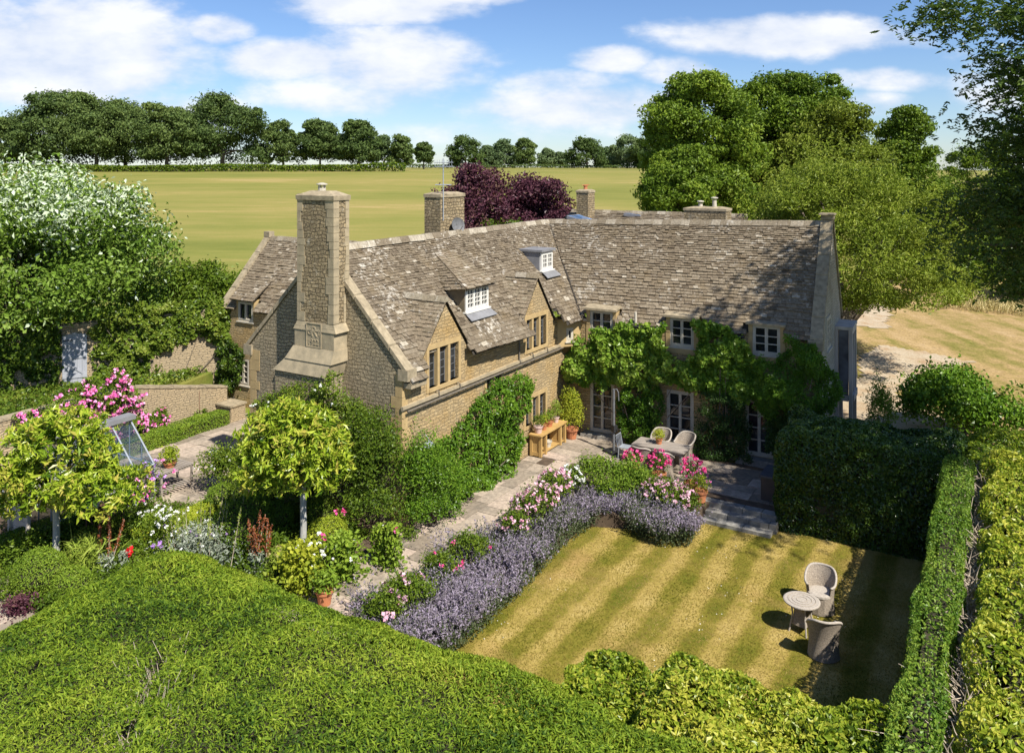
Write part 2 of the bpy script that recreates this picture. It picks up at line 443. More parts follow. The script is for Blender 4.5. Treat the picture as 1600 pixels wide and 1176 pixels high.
def m_slab(name, cols, dirt=(.12, .11, .09)):
    m, nt, bs, out = mat(name); L = nt.links.new
    v = coords(nt, 'Object'); c = ramp(nt, att(nt), cols)
    c = mixc(nt, 1.0, c, ramp(nt, noise(nt, v, 7, 6, .7), [(.55, .55, .55), (1.2, 1.2, 1.2)], [.3, .7]), 'MULTIPLY')
    c = mixc(nt, ramp(nt, noise(nt, v, 1.1, 5, .6), [(0, 0, 0), (.6, .6, .6)], [.5, .72]), c, dirt)
    L(c, bs.inputs['Base Color']); bs.inputs['Roughness'].default_value = .9; bs.inputs['Specular IOR Level'].default_value = .15
    bump(nt, bs, noise(nt, v, 16, 5, .7), .4, .02)
    return m


def m_glass(name, col=(.012, .014, .016), rough=.04):
    m, nt, bs, out = mat(name); L = nt.links.new
    v = coords(nt, 'Object'); n = noise(nt, v, 1.7, 2)
    L(ramp(nt, n, [col, tuple(c * 2.6 for c in col)], [.4, .65]), bs.inputs['Base Color'])
    bs.inputs['Roughness'].default_value = rough; bs.inputs['Specular IOR Level'].default_value = .6
    bump(nt, bs, noise(nt, v, 2.5, 2), .04, .02)
    return m


def m_clear(name):
    m, nt, bs, out = mat(name); L = nt.links.new
    tr = nd(nt, 'ShaderNodeBsdfTransparent'); tr.inputs[0].default_value = (.86, .9, .9, 1)
    gl = nd(nt, 'ShaderNodeBsdfGlossy'); gl.inputs[0].default_value = (1, 1, 1, 1); gl.inputs['Roughness'].default_value = .03
    fr = nd(nt, 'ShaderNodeLayerWeight'); fr.inputs[0].default_value = .25
    r = nd(nt, 'ShaderNodeMath', operation='MULTIPLY_ADD', i_1=.6, i_2=.10); L(fr.outputs['Facing'], r.inputs[0])
    mx = nd(nt, 'ShaderNodeMixShader'); L(r.outputs[0], mx.inputs[0]); L(tr.outputs[0], mx.inputs[1]); L(gl.outputs[0], mx.inputs[2]); L(mx.outputs[0], out.inputs[0])
    return m


def m_lawn():
    m, nt, bs, out = mat('lawn_grass'); L = nt.links.new
    tc = nd(nt, 'ShaderNodeTexCoord'); sep = nd(nt, 'ShaderNodeSeparateXYZ')
    L(tc.outputs['UV'], sep.inputs[0]); uv = tc.outputs['UV']
    wob = noise(nt, uv, .5, 3)
    ph = nd(nt, 'ShaderNodeMath', operation='MULTIPLY_ADD', i_1=.6); L(wob, ph.inputs[0]); L(sep.outputs[0], ph.inputs[2])
    sc = nd(nt, 'ShaderNodeMath', operation='MULTIPLY', i_1=2 * math.pi / 1.12); L(ph.outputs[0], sc.inputs[0])
    si = nd(nt, 'ShaderNodeMath', operation='SINE'); L(sc.outputs[0], si.inputs[0])
    sq = nd(nt, 'ShaderNodeMapRange', interpolation_type='SMOOTHSTEP'); sq.inputs['From Min'].default_value = -.8; sq.inputs['From Max'].default_value = .8; L(si.outputs[0], sq.inputs['Value'])
    st = nd(nt, 'ShaderNodeMath', operation='MULTIPLY_ADD', i_1=.36, i_2=.34); L(sq.outputs[0], st.inputs[0])
    nb = nd(nt, 'ShaderNodeMath', operation='MULTIPLY_ADD', i_1=1.15, i_2=-.57); L(noise(nt, uv, .9, 6, .66), nb.inputs[0])
    s2 = nd(nt, 'ShaderNodeMath', operation='ADD'); L(st.outputs[0], s2.inputs[0]); L(nb.outputs[0], s2.inputs[1])
    nf = nd(nt, 'ShaderNodeMath', operation='MULTIPLY_ADD', i_1=.7, i_2=-.35); L(noise(nt, uv, 9, 5, .7), nf.inputs[0])
    s3 = nd(nt, 'ShaderNodeMath', operation='ADD'); L(s2.outputs[0], s3.inputs[0]); L(nf.outputs[0], s3.inputs[1])
    c = ramp(nt, s3.outputs[0], [(.095, .112, .010), (.205, .175, .027), (.375, .28, .078), (.49, .37, .14)], [.1, .42, .7, 1.0])
    c = mixc(nt, ramp(nt, noise(nt, uv, .42, 4, .6), [(0, 0, 0), (.6, .6, .6)], [.56, .72]), c, (.40, .25, .10))
    c = mixc(nt, 1.0, c, ramp(nt, noise(nt, uv, 55, 3, .7), [(.6, .6, .6), (1.25, 1.25, 1.25)], [.3, .7]), 'MULTIPLY')
    L(c, bs.inputs['Base Color']); bs.inputs['Roughness'].default_value = .95; bs.inputs['Specular IOR Level'].default_value = .08
    bump(nt, bs, noise(nt, uv, 45, 4, .7), .5, .03)
    return m


def m_ground():
    """far field: hay stubble in faint horizontal swathes; greener low down and on the right"""
    m, nt, bs, out = mat('field_grass'); L = nt.links.new
    v = coords(nt, 'Object'); vs = coords(nt, 'Object', (.25, 1, 1), (0, 0, .08))
    a = noise(nt, vs, .055, 6, .62); b = noise(nt, vs, .5, 5, .65); f = noise(nt, v, 3.5, 4, .7)
    s = nd(nt, 'ShaderNodeMath', operation='MULTIPLY_ADD', i_1=.4, i_2=.0); L(b, s.inputs[0]); L(a, s.inputs[2])
    s2 = nd(nt, 'ShaderNodeMath', operation='MULTIPLY_ADD', i_1=.25); L(f, s2.inputs[0]); L(s.outputs[0], s2.inputs[2])
    c = ramp(nt, s2.outputs[0], [(.135, .15, .034), (.20, .198, .05), (.265, .226, .07), (.33, .255, .10)], [.58, .78, .95, 1.12])
    sep = nd(nt, 'ShaderNodeSeparateXYZ'); L(v, sep.inputs[0])
    rw = nd(nt, 'ShaderNodeMapRange'); L(sep.outputs[1], rw.inputs[0])
    rw.inputs['From Min'].default_value = 50; rw.inputs['From Max'].default_value = 90; rw.inputs['To Min'].default_value = .85; rw.inputs['To Max'].default_value = 0
    c = mixc(nt, rw.outputs[0], c, ramp(nt, b, [(.10, .15, .02), (.22, .21, .05)], [.35, .7]))
    L(c, bs.inputs['Base Color']); bs.inputs['Roughness'].default_value = .95; bs.inputs['Specular IOR Level'].default_value = .05
    bump(nt, bs, f, .4, .1)
    return m


M_FIELD = m_ground(); M_LAWN = m_lawn()
M_WALL = m_rubble('cotswold_rubble', (.50, .375, .205), (.35, .265, .15), (.37, .29, .175), relief=.9, dist=.055, stain=(.44, .28, .10))
M_GABLE = m_rubble('gable_rubble', (.43, .35, .225), (.31, .255, .165), (.24, .195, .13), w=.24, h=.11, relief=1.0, dist=.06, stain=(.24, .21, .15))
M_GREYWALL = m_rubble('grey_rubble', (.56, .50, .41), (.46, .41, .33), (.40, .36, .29), relief=.7, stain=(.30, .26, .2))
M_ASHLAR = m_plain('dressed_stone', (.47, .34, .165), (.37, .265, .13), .9, 5, .3, spec=.12)
M_ASHLAR_GREY = m_plain('weathered_dressed_stone', (.42, .34, .22), (.27, .225, .15), .92, 4, .4, spec=.12)
M_COPING = m_plain('coping_stone', (.40, .33, .22), (.22, .18, .12), .93, 6, .4, spec=.1)
M_STACK = m_rubble('chimney_rubble', (.41, .32, .19), (.27, .21, .128), (.14, .112, .072), w=.22, h=.115, relief=1.0, dist=.07, stain=(.2, .16, .1), lich=.4)
M_TILE = m_tile('stone_tiles', [(.072, .057, .039), (.138, .111, .08), (.192, .158, .115), (.245, .208, .156), (.42, .38, .31)], .7)
M_TILEB = m_tile('grey_stone_tiles', [(.095, .074, .05), (.172, .137, .097), (.228, .187, .134), (.285, .24, .178), (.44, .39, .31)], .5)
M_DARKTILE = m_tile('mossy_stone_tiles', [(.15, .12, .085), (.20, .165, .115), (.26, .21, .15), (.30, .26, .19), (.5, .46, .4)], .5)
M_UNDER = m_plain('roof_underlay', (.05, .042, .034), (.03, .026, .02), 1, 6, 0)
M_GLASS = m_glass('window_glass'); M_BAYGLASS = m_glass('bay_glass', (.055, .055, .06), .3); M_CLEAR = m_clear('clear_glass')
M_LEADCAME = m_plain('lead_came', (.16, .165, .17), (.10, .1, .1), .6, 9, 0)
M_LEAD = m_plain('lead_sheet', (.24, .24, .25), (.16, .16, .165), .75, 3, .1, spec=.2)
M_WHITE = m_plain('white_paint', (.74, .72, .66), (.62, .6, .55), .5, 9, .05)
M_STONEPAINT = m_plain('stone_coloured_paint', (.54, .49, .40), (.44, .40, .32), .55, 7, .05)
M_GUTTER = m_plain('weathered_gutter', (.17, .145, .11), (.10, .085, .065), .8, 6, .2)
M_BLACK = m_plain('black_iron', (.035, .035, .036), (.02, .02, .02), .5, 9, .05)
M_ALU = m_plain('grey_aluminium', (.42, .45, .49), (.34, .37, .41), .38, 4, .03, metal=.3)
M_OAK = m_plain('weathered_oak', (.58, .51, .44), (.40, .35, .3), .8, 3, .25, stretch=(1, 1, .15))
M_TEAK = m_plain('silvered_teak', (.36, .31, .26), (.22, .19, .16), .8, 5, .25, stretch=(.3, 1, 1))
M_PINE = m_plain('honey_oak', (.50, .33, .12), (.36, .22, .075), .65, 4, .15, stretch=(1, 1, .2))
M_DOORGREY = m_plain('grey_painted_boards', (.36, .37, .40), (.30, .31, .34), .7, 3, .1, stretch=(6, 6, .4))
M_TERRA = m_plain('terracotta', (.52, .20, .085), (.36, .14, .07), .85, 7, .1)
M_PALEPOT = m_plain('limewashed_pot', (.62, .47, .42), (.45, .3, .25), .85, 6, .1)
M_WICKER = m_plain('grey_wicker', (.46, .385, .30), (.17, .14, .11), .85, 55, 1.0)
M_WICKERTOP = m_plain('pale_wicker', (.48, .43, .36), (.30, .26, .22), .8, 35, .6)
M_SLAB = m_slab('york_slabs', [(.24, .195, .145), (.36, .295, .225), (.45, .37, .285), (.50, .39, .31)])
M_SLABB = m_slab('blue_grey_slabs', [(.20, .20, .19), (.27, .26, .23), (.33, .31, .27)])
M_SOIL = m_plain('garden_soil', (.12, .085, .055), (.06, .042, .028), .95, 5, .6)
def m_gravel():
    m, nt, bs, out = mat('pale_gravel'); L = nt.links.new; v = coords(nt, 'Object')
    c = ramp(nt, noise(nt, v, .9, 6, .65), [(.40, .27, .16), (.46, .37, .26), (.52, .44, .33)], [.32, .5, .7])
    c = mixc(nt, 1.0, c, ramp(nt, noise(nt, v, 14, 4, .75), [(.62, .6, .57), (1.15, 1.15, 1.12)], [.3, .7]), 'MULTIPLY')
    L(c, bs.inputs['Base Color']); bs.inputs['Roughness'].default_value = .95; bs.inputs['Specular IOR Level'].default_value = .1
    bump(nt, bs, noise(nt, v, 18, 4, .7), .6, .04); return m


M_GRAVEL = m_gravel()
M_BARK = m_plain('bark', (.20, .165, .125), (.10, .08, .06), .95, 6, .7, stretch=(1, 1, .3))
M_PALEBARK = m_plain('pale_bark', (.44, .43, .40), (.30, .29, .27), .9, 7, .3)
M_TWIG = m_plain('bare_twigs', (.52, .44, .34), (.3, .24, .18), .9, 8, 0)
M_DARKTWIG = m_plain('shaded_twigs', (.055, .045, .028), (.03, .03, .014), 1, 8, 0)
M_YEW = m_leaf('yew_needles', [(.028, .062, .008), (.102, .163, .012), (.177, .238, .02), (.25, .286, .032)], .28, .5, .25)
M_BEECH = m_leaf('hedge_leaves', [(.04, .075, .008), (.12, .18, .014), (.225, .27, .024), (.36, .35, .05)], .3, .36, .5)
M_HORN = m_leaf('fine_hedge_leaves', [(.04, .09, .010), (.10, .175, .02), (.19, .25, .035)], .25, .4, .35)
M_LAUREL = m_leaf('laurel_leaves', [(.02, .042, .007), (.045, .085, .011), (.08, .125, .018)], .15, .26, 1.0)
M_MAGN = m_leaf('magnolia_leaves', [(.03, .07, .008), (.11, .178, .012), (.20, .272, .018), (.32, .365, .04), (.34, .29, .06)], .25, .3, .45)
M_WBEAM = m_leaf('silver_leaves', [(.045, .085, .010), (.10, .165, .018), (.18, .25, .05), (.50, .55, .43)], .2, .45, .3)
M_IVY = m_leaf('ivy_leaves', [(.03, .058, .008), (.07, .115, .012), (.125, .165, .02), (.22, .235, .045)], .18, .32, .45)
M_DARKLEAF = m_leaf('dark_leaves', [(.018, .04, .009), (.035, .07, .014), (.065, .105, .02)], .15, .35, .4)
M_CREEPER = m_leaf('creeper_leaves', [(.03, .07, .008), (.075, .15, .012), (.14, .225, .02)], .22, .34, .45)
M_VINE = m_leaf('vine_leaves', [(.035, .08, .010), (.085, .165, .016), (.15, .23, .025), (.21, .26, .045)], .28, .34, .42)
M_SHRUB = m_leaf('shrub_leaves', [(.035, .065, .007), (.085, .135, .012), (.155, .195, .022)], .22, .4, .35)
M_LIME = m_leaf('lime_leaves', [(.12, .17, .015), (.26, .29, .025), (.42, .40, .05)], .3, .45, .3)
M_BOX = m_leaf('box_leaves', [(.06, .11, .012), (.12, .19, .018), (.20, .26, .03)], .22, .45, .3)
M_BOXLIGHT = m_leaf('young_box_leaves', [(.11, .17, .015), (.22, .27, .02), (.32, .33, .035)], .25, .45, .3)
M_GREYLEAF = m_leaf('silver_grey_leaves', [(.11, .14, .10), (.20, .23, .17), (.32, .34, .28)], .18, .6, .2)
M_CATMINT = m_leaf('catmint_flowers', [(.045, .075, .02), (.10, .115, .06), (.165, .145, .16), (.235, .20, .25), (.33, .28, .355)], .2, .7, .1, (1, 1, 1))
M_GRASSY = m_leaf('grassy_leaves', [(.09, .14, .02), (.18, .24, .03), (.28, .31, .06)], .25, .45, .3)
M_ASH = m_leaf('ash_leaves', [(.035, .065, .014), (.065, .105, .022), (.11, .15, .035)], .25, .35, .4)
M_OAKLEAF = m_leaf('woodland_leaves', [(.045, .08, .010), (.115, .175, .018), (.20, .25, .03)], .2, .45, .3)
M_LIMETREE = m_leaf('yellow_green_leaves', [(.07, .10, .012), (.13, .165, .02), (.20, .22, .035)], .22, .45, .3)
M_THORN = m_leaf('fine_olive_leaves', [(.06, .095, .010), (.145, .19, .022), (.235, .265, .04)], .22, .45, .3)
M_FARLEAF = m_leaf('haze_tinted_leaves', [(.036, .062, .02), (.075, .112, .03), (.13, .17, .048)], .15, .5, .25)  # slight distance haze put into the colour, brighter and bluer
M_FARPALE = m_leaf('haze_paled_leaves', [(.07, .11, .045), (.11, .155, .065), (.16, .20, .09)], .15, .5, .2)  # stronger haze put into the leaf colour; no air volume is built
M_PLUM = m_leaf('purple_leaves', [(.028, .012, .018), (.06, .022, .032), (.105, .04, .055), (.13, .09, .05)], .2, .4, .35, (1.2, .6, .7))
M_PINK = m_leaf('pink_petals', [(.50, .07, .25), (.68, .19, .42), (.80, .42, .58)], .2, .6, .1, (1, .8, .9))
M_MAGENTA = m_leaf('magenta_petals', [(.50, .035, .14), (.68, .07, .26), (.75, .16, .36)], .2, .6, .1, (1, .7, .8))
M_BLUSH = m_leaf('blush_petals', [(.46, .20, .28), (.60, .36, .44), (.70, .55, .58)], .2, .6, .1, (1, .9, .9))
M_RED = m_leaf('red_petals', [(.35, .01, .015), (.55, .02, .02)], .15, .6, .1, (1, .5, .5))
M_WHITEPET = m_leaf('white_petals', [(.55, .55, .50), (.68, .68, .65)], .2, .6, .1, (1, 1, 1))
M_MAUVE = m_leaf('mauve_petals', [(.30, .16, .42), (.45, .28, .58)], .2, .6, .1, (1, .9, 1))
M_RUST = m_leaf('rusty_seedheads', [(.13, .035, .016), (.22, .07, .03), (.30, .12, .055)], .15, .7, .1, (1, .8, .6))
M_HAY = m_leaf('long_dry_grass', [(.25, .22, .08), (.40, .33, .15), (.5, .42, .22)], .25, .7, .1, (1, 1, .8))

# ------------------------------------------------------------ the land
def sstep(a, b, x):
    t = np.clip((x - a) / (b - a), 0, 1); return t * t * (3 - 2 * t)


def land_z(X, Y):
    X = np.asarray(X, float); Y = np.asarray(Y, float)
    z = .049 * np.clip(Y - 36, 0, 179) + .003 * np.clip(Y - 215, 0, 155) - .02 * np.clip(Y - 380, 0, 400)
    ratio = X / np.maximum(Y, 1)
    z = z * (1 - .75 * sstep(.25, .5, ratio))
    z = z + .12 * (vnoise(np.c_[X.ravel(), Y.ravel()], .12, 3).reshape(X.shape) - .5) * sstep(38, 46, Y)
    dip = (1 - sstep(30.5, 33.5, Y - .35 * np.clip(X - 11, 0, 30)))
    return z * (1 - dip) - .62 * dip


def build_land():
    xs = np.r_[np.linspace(-900, -120, 14), np.linspace(-110, -32, 27), np.linspace(-30, 40, 71), np.linspace(42, 120, 27), np.linspace(130, 900, 14)]
    ys = np.r_[np.linspace(-200, 0, 6), np.linspace(4, 70, 67), np.linspace(72, 240, 57), np.linspace(245, 400, 32), np.linspace(420, 3200, 30)]
    X, Y = np.meshgrid(xs, ys); Z = land_z(X, Y)
    n, mth = len(xs), len(ys)
    i = np.arange(n - 1)[None, :] + n * np.arange(mth - 1)[:, None]
    Q = np.stack([i, i + 1, i + 1 + n, i + n], -1).reshape(-1, 4)
    o = link_mesh('field', np.c_[X.ravel(), Y.ravel(), Z.ravel()], None, M_FIELD, quads=Q, smooth=True, base=(0, 0, 0))
    tag(o, 'wide dry hay field rising behind the stone house to a line of trees', 'field', kind='structure')


build_land()


def sheet(name, pts, z, m, kind, label, cat, thick=.5, uv=True):
    mb = MB(); mb.prism([np.array([p[0], p[1], z - thick]) for p in pts], (0, 0, thick))
    o = mb.build(name, m, base=(pts[0][0], pts[0][1], z)); tag(o, label, cat, kind=kind); return o


W2 = lambda p, q: P3(p, q)[:2]
sheet('lawn', [W2(3.2, -9), W2(15, -9), W2(15, 7.4), W2(8.6, 6.9), W2(3.2, 7.0)], -.45, M_LAWN, 'structure',
      'square mown lawn, sun-bleached in diagonal stripes, between hedges', 'lawn', .3)
sheet('flower_bed', [W2(-13.4, -11), W2(.45, -11), W2(.45, .0), W2(-13.4, .0)], -.03, M_SOIL, 'structure',
      'brown soil of the flower beds left of the house', 'soil', .5)
sheet('border_soil', [W2(2.0, -8), W2(4.0, -8), W2(4.0, 3.8), W2(5.4, 4.4), W2(6.9, 5.4), W2(7.0, 6.98), W2(2.2, 6.98)], -.05, M_SOIL, 'structure',
      'soil under the catmint and roses beside the lawn', 'soil', .5)


def slabs(name, poly, z, m, size=(.5, 1.0), label='', d1=A2, d2=B2, thick=.06, row=.55, gap=.018, th=.5):
    """paving: individual slabs laid in rows"""
    poly = np.asarray(poly, float)
    c = poly.mean(0); u = (poly - c) @ d1; v = (poly - c) @ d2; mb = MB()
    vv = v.min() - .3
    while vv < v.max() + .3:
        h = row * random.uniform(.75, 1.25); uu = u.min() - random.uniform(0, 1)
        while uu < u.max() + .3:
            w = random.uniform(*size)
            pc = c + d1 * (uu + w / 2) + d2 * (vv + h / 2)
            if inpoly([pc[0]], [pc[1]], poly)[0]:
                o2 = c + d1 * (uu + gap / 2) + d2 * (vv + gap / 2); dz = random.uniform(-.008, .008)
                b0 = np.r_[o2, z - thick + dz]; ex = np.r_[d1 * (w - gap), random.uniform(-.006, .006)]; ey = np.r_[d2 * (h - gap), random.uniform(-.006, .006)]
                mb.obox(b0, ex, ey, (0, 0, thick), 0, random.random())
            uu += w
        vv += h
    mb.prism([np.r_[p, z - th] for p in poly], (0, 0, th - .022), 1)
    o = mb.build(name, [m, M_SOIL], base=(c[0], c[1], z)); tag(o, label, 'paving', kind='structure'); return o


slabs('path', [W2(.0, -9), W2(2.25, -9), W2(2.2, -2), W2(2.1, 2), W2(2.4, 6.9), W2(.0, 6.9)], 0, M_SLAB, (.45, 1.05),
      'worn stone slab path running along the front of the house')
slabs('patio', [W2(-.1, 6.9), W2(9.2, 6.9), W2(10.3, 9.4), W2(10.3, 10.2), W2(.3, 10.4), W2(-.1, 10.2)], 0, M_SLAB, (.5, 1.1),
      'stone slab patio in the angle of the two house wings', B2, -A2, row=.7)
mbs = MB()
for k in range(3):
    x = 6.75
    while x < 9.0:
        w = min(random.uniform(.55, .95), 9.12 - x)
        mbs.obox(P3(x, 6.9 - .34 * (k + 1), -.6), np.r_[B2 * (w - .02), 0], np.r_[A2 * .36, 0], (0, 0, .6 - .15 * (k + 1) + .11), 0); x += w
tag(mbs.build('garden_steps', M_SLABB), 'shaded stone steps leading from the patio down to the lawn', 'steps', kind='structure')
slabs('courtyard', [W2(-13.1, -12), W2(-11.6, -12), W2(-11.2, -3.4), W2(-6.2, -2.4), W2(-5.6, -.2), W2(-7, 5.6), W2(-13, 5.6)], 0.01, M_SLAB, (.6, 1.2),
      'sunny slab courtyard between the garden wall and the gable', A2, B2, row=.75)
sheet('terrace', [W2(-13.3, -14), W2(-13.3, .8), W2(-14.7, 5.0), W2(-15.0, 5.7), W2(-15, 20), W2(-45, 20), W2(-45, -14)], 1.45, M_FIELD, 'structure',
      'raised grassy ground behind the garden retaining wall', 'ground', 2)


def ground_patch(name, pts, lift, m, label, cat, step=1.0):
    pts = np.asarray(pts, float); lo = pts.min(0); hi = pts.max(0)
    xs = np.arange(lo[0], hi[0] + step, step); ys = np.arange(lo[1], hi[1] + step, step)
    X, Y = np.meshgrid(xs, ys); n = len(xs)
    ed = .8 * (np.stack([vnoise(np.c_[X.ravel(), Y.ravel()], .6, 5), vnoise(np.c_[X.ravel(), Y.ravel()], .6, 9)]) - .5)
    ins = inpoly(X.ravel() + ed[0], Y.ravel() + ed[1], pts).reshape(X.shape)
    Q = []
    for j in range(len(ys) - 1):
        for i in range(n - 1):
            if ins[j, i] and ins[j + 1, i + 1]: Q.append((j * n + i, j * n + i + 1, (j + 1) * n + i + 1, (j + 1) * n + i))
    Z = np.maximum(land_z(X, Y), 0) + lift
    o = link_mesh(name, np.c_[X.ravel(), Y.ravel(), Z.ravel()], None, m, quads=np.array(Q), smooth=True)
    tag(o, label, cat, kind='structure'); return o


def m_verge():
    m, nt, bs, out = mat('mown_verge'); L = nt.links.new
    v = coords(nt, 'Object'); vs = coords(nt, 'Object', (1, .16, 1), (0, 0, -1.05))
    s = nd(nt, 'ShaderNodeMath', operation='MULTIPLY_ADD', i_1=.5); L(noise(nt, v, 1.2, 6, .65), s.inputs[0]); L(noise(nt, vs, .55, 5, .6), s.inputs[2])
    c = ramp(nt, s.outputs[0], [(.13, .14, .025), (.24, .195, .06), (.36, .25, .11), (.44, .31, .16)], [.48, .64, .78, .95])
    c = mixc(nt, 1.0, c, ramp(nt, noise(nt, v, 9, 4, .7), [(.6, .6, .6), (1.25, 1.25, 1.25)], [.3, .7]), 'MULTIPLY')
    L(c, bs.inputs['Base Color']); bs.inputs['Roughness'].default_value = .95; bs.inputs['Specular IOR Level'].default_value = .05
    bump(nt, bs, noise(nt, v, 7, 4, .7), .5, .06)
    return m


M_VERGE = m_verge()
ground_patch('verge', [(12.5, 28), (60, 28), (75, 75), (40, 80), (19, 60), (14.5, 42)], .05, M_VERGE, 'rough mown grass bank right of the drive, dry and striped', 'grass', .8)
ground_patch('drive', [(13.3, 31), (18.2, 33), (17.6, 37.5), (20.6, 40.5), (24.5, 43), (21.6, 47), (19, 44.6), (15.6, 38), (13.5, 36.5)], .075, M_GRAVEL,
             'pale gravel drive curving round the end of the house', 'drive', .3)
ground_patch('turning_circle', [(19.5, 51), (23, 51), (27.5, 58), (28, 63), (24, 63), (19.5, 58)], .075, M_GRAVEL,
             'cream gravel turning area beyond the old tree', 'drive', .4)

# ------------------------------------------------------------ the house
class Fr:
    """wall frame: t along the wall, o outwards, z up"""
    def __init__(s, P, d, n): s.P = np.array(P, float); s.d = np.array(d, float); s.n = np.array(n, float)
    def __call__(s, t, o=0., z=0.):
        v = s.P + s.d * t + s.n * o; return np.array([v[0], v[1], z])
    def box(s, mb, t0, t1, o0, o1, z0, z1, m=0, t=None):
        mb.obox(s(t0, o0, z0), s(t1, o0, z0) - s(t0, o0, z0), s(t0, o1, z0) - s(t0, o0, z0), (0, 0, z1 - z0), m, t)
    def px(s, px, py, o=0.):                                     # photo point -> (t, z) on the wall plane
        r = (px - 800) / F; P = s.P + s.n * o
        t = (r * P[1] - P[0]) / (s.d[0] - s.d[1] * r); Y = P[1] + s.d[1] * t
        return t, CH - (py - HY) * Y / F


house = empty('stone_farmhouse', np.r_[C0, 0], 'long honey stone farmhouse with stone tiled roofs, gables and tall chimneys', 'house')
K2 = C0 + 10.3 * A2; BP = np.array([.88, -.475]); AP = np.array([.475, .88])
FA = Fr(C0, A2, B2)                                             # front of the long wing
FG = Fr(C0, -B2, -A2)                                           # its gable end
FB = Fr(K2, BP, -AP)                                            # front of the cross wing
LB = 9.56; F2 = K2 + BP * LB
FE = Fr(F2, AP, BP)                                             # cross wing gable end
FL = Fr(C0 - 6.33 * B2, A2, -B2)                                # far long wall
FC = Fr(C0 - 6.33 * B2 + 5.8 * A2, -B2, -A2)                    # rear left wing front
RJ = np.array([1.66, 37.4, 7.93]); RE = np.array([11.72, 30.2, 8.36])


def skin(mb, fr, t0, t1, z0, z1, ops=(), rev=.2, m=0, o=0.):
    ts = sorted({t0, t1, *[min(max(v, t0), t1) for q in ops for v in q[:2]]}); zs = sorted({z0, z1, *[min(max(v, z0), z1) for q in ops for v in q[2:4]]})
    right = np.cross(np.r_[fr.d, 0], [0, 0, 1]) @ np.r_[fr.n, 0] > 0
    def quad(a, b, c, d): mb.add([a, b, c, d], [(0, 1, 2, 3) if right else (3, 2, 1, 0)], m)
    for i in range(len(ts) - 1):
        for j in range(len(zs) - 1):
            tc, zc = (ts[i] + ts[i + 1]) / 2, (zs[j] + zs[j + 1]) / 2
            if any(q[0] < tc < q[1] and q[2] < zc < q[3] for q in ops): continue
            quad(fr(ts[i], o, zs[j]), fr(ts[i + 1], o, zs[j]), fr(ts[i + 1], o, zs[j + 1]), fr(ts[i], o, zs[j + 1]))
    for (a, b, c, d) in [q[:4] for q in ops]:
        quad(fr(a, o, c), fr(a, o, d), fr(a, o - rev, d), fr(a, o - rev, c)); quad(fr(b, o - rev, c), fr(b, o - rev, d), fr(b, o, d), fr(b, o, c))
        quad(fr(a, o, c), fr(a, o - rev, c), fr(b, o - rev, c), fr(b, o, c)); quad(fr(a, o - rev, d), fr(a, o, d), fr(b, o, d), fr(b, o - rev, d))


def poly(mb, fr, pts, o=0., m=0):
    v = [fr(t, o, z) for t, z in pts]; n = np.cross(v[1] - v[0], v[2] - v[0])
    if n @ np.r_[fr.n, 0] < 0: v = v[::-1]
    mb.add(v, [tuple(range(len(v)))], m)


def stone_window(fr, t0, t1, z0, z1, lights, cols=2, rows=5, parent=house, label=None):
    mb = MB(); j = .13
    fr.box(mb, t0 - j, t0, -.19, .022, z0 - .12, z1 + .16); fr.box(mb, t1, t1 + j, -.19, .022, z0 - .12, z1 + .16)
    fr.box(mb, t0, t1, -.19, .022, z1, z1 + .16); fr.box(mb, t0, t1, -.19, .045, z0 - .12, z0)
    mw = .115; lw = (t1 - t0 - mw * (lights - 1)) / lights
    for k in range(1, lights):
        a = t0 + k * lw + (k - 1) * mw; fr.box(mb, a, a + mw, -.17, .008, z0, z1)
    w = mb.build('window', M_ASHLAR, parent)
    if label: w['label'] = label
    g = MB()
    for k in range(lights):
        a = t0 + k * (lw + mw); fr.box(g, a, a + lw, -.165, -.14, z0, z1, 0)
        for c in range(1, cols): fr.box(g, a + lw * c / cols - .009, a + lw * c / cols + .009, -.14, -.13, z0, z1, 1)
        for r in range(1, rows):
            zz = z0 + (z1 - z0) * r / rows; fr.box(g, a, a + lw, -.139, -.129, zz - .009, zz + .009, 1)
        for (q0, q1) in ((a, a + .028), (a + lw - .028, a + lw)): fr.box(g, q0, q1, -.139, -.122, z0, z1, 1)
    child(g, 'glass', [M_GLASS, M_LEADCAME], w)
    return w


def child(mb, name, mats, parent, smooth=False):                 # a sub-part: same frame as its parent part
    return mb.build(name, mats, parent, smooth)


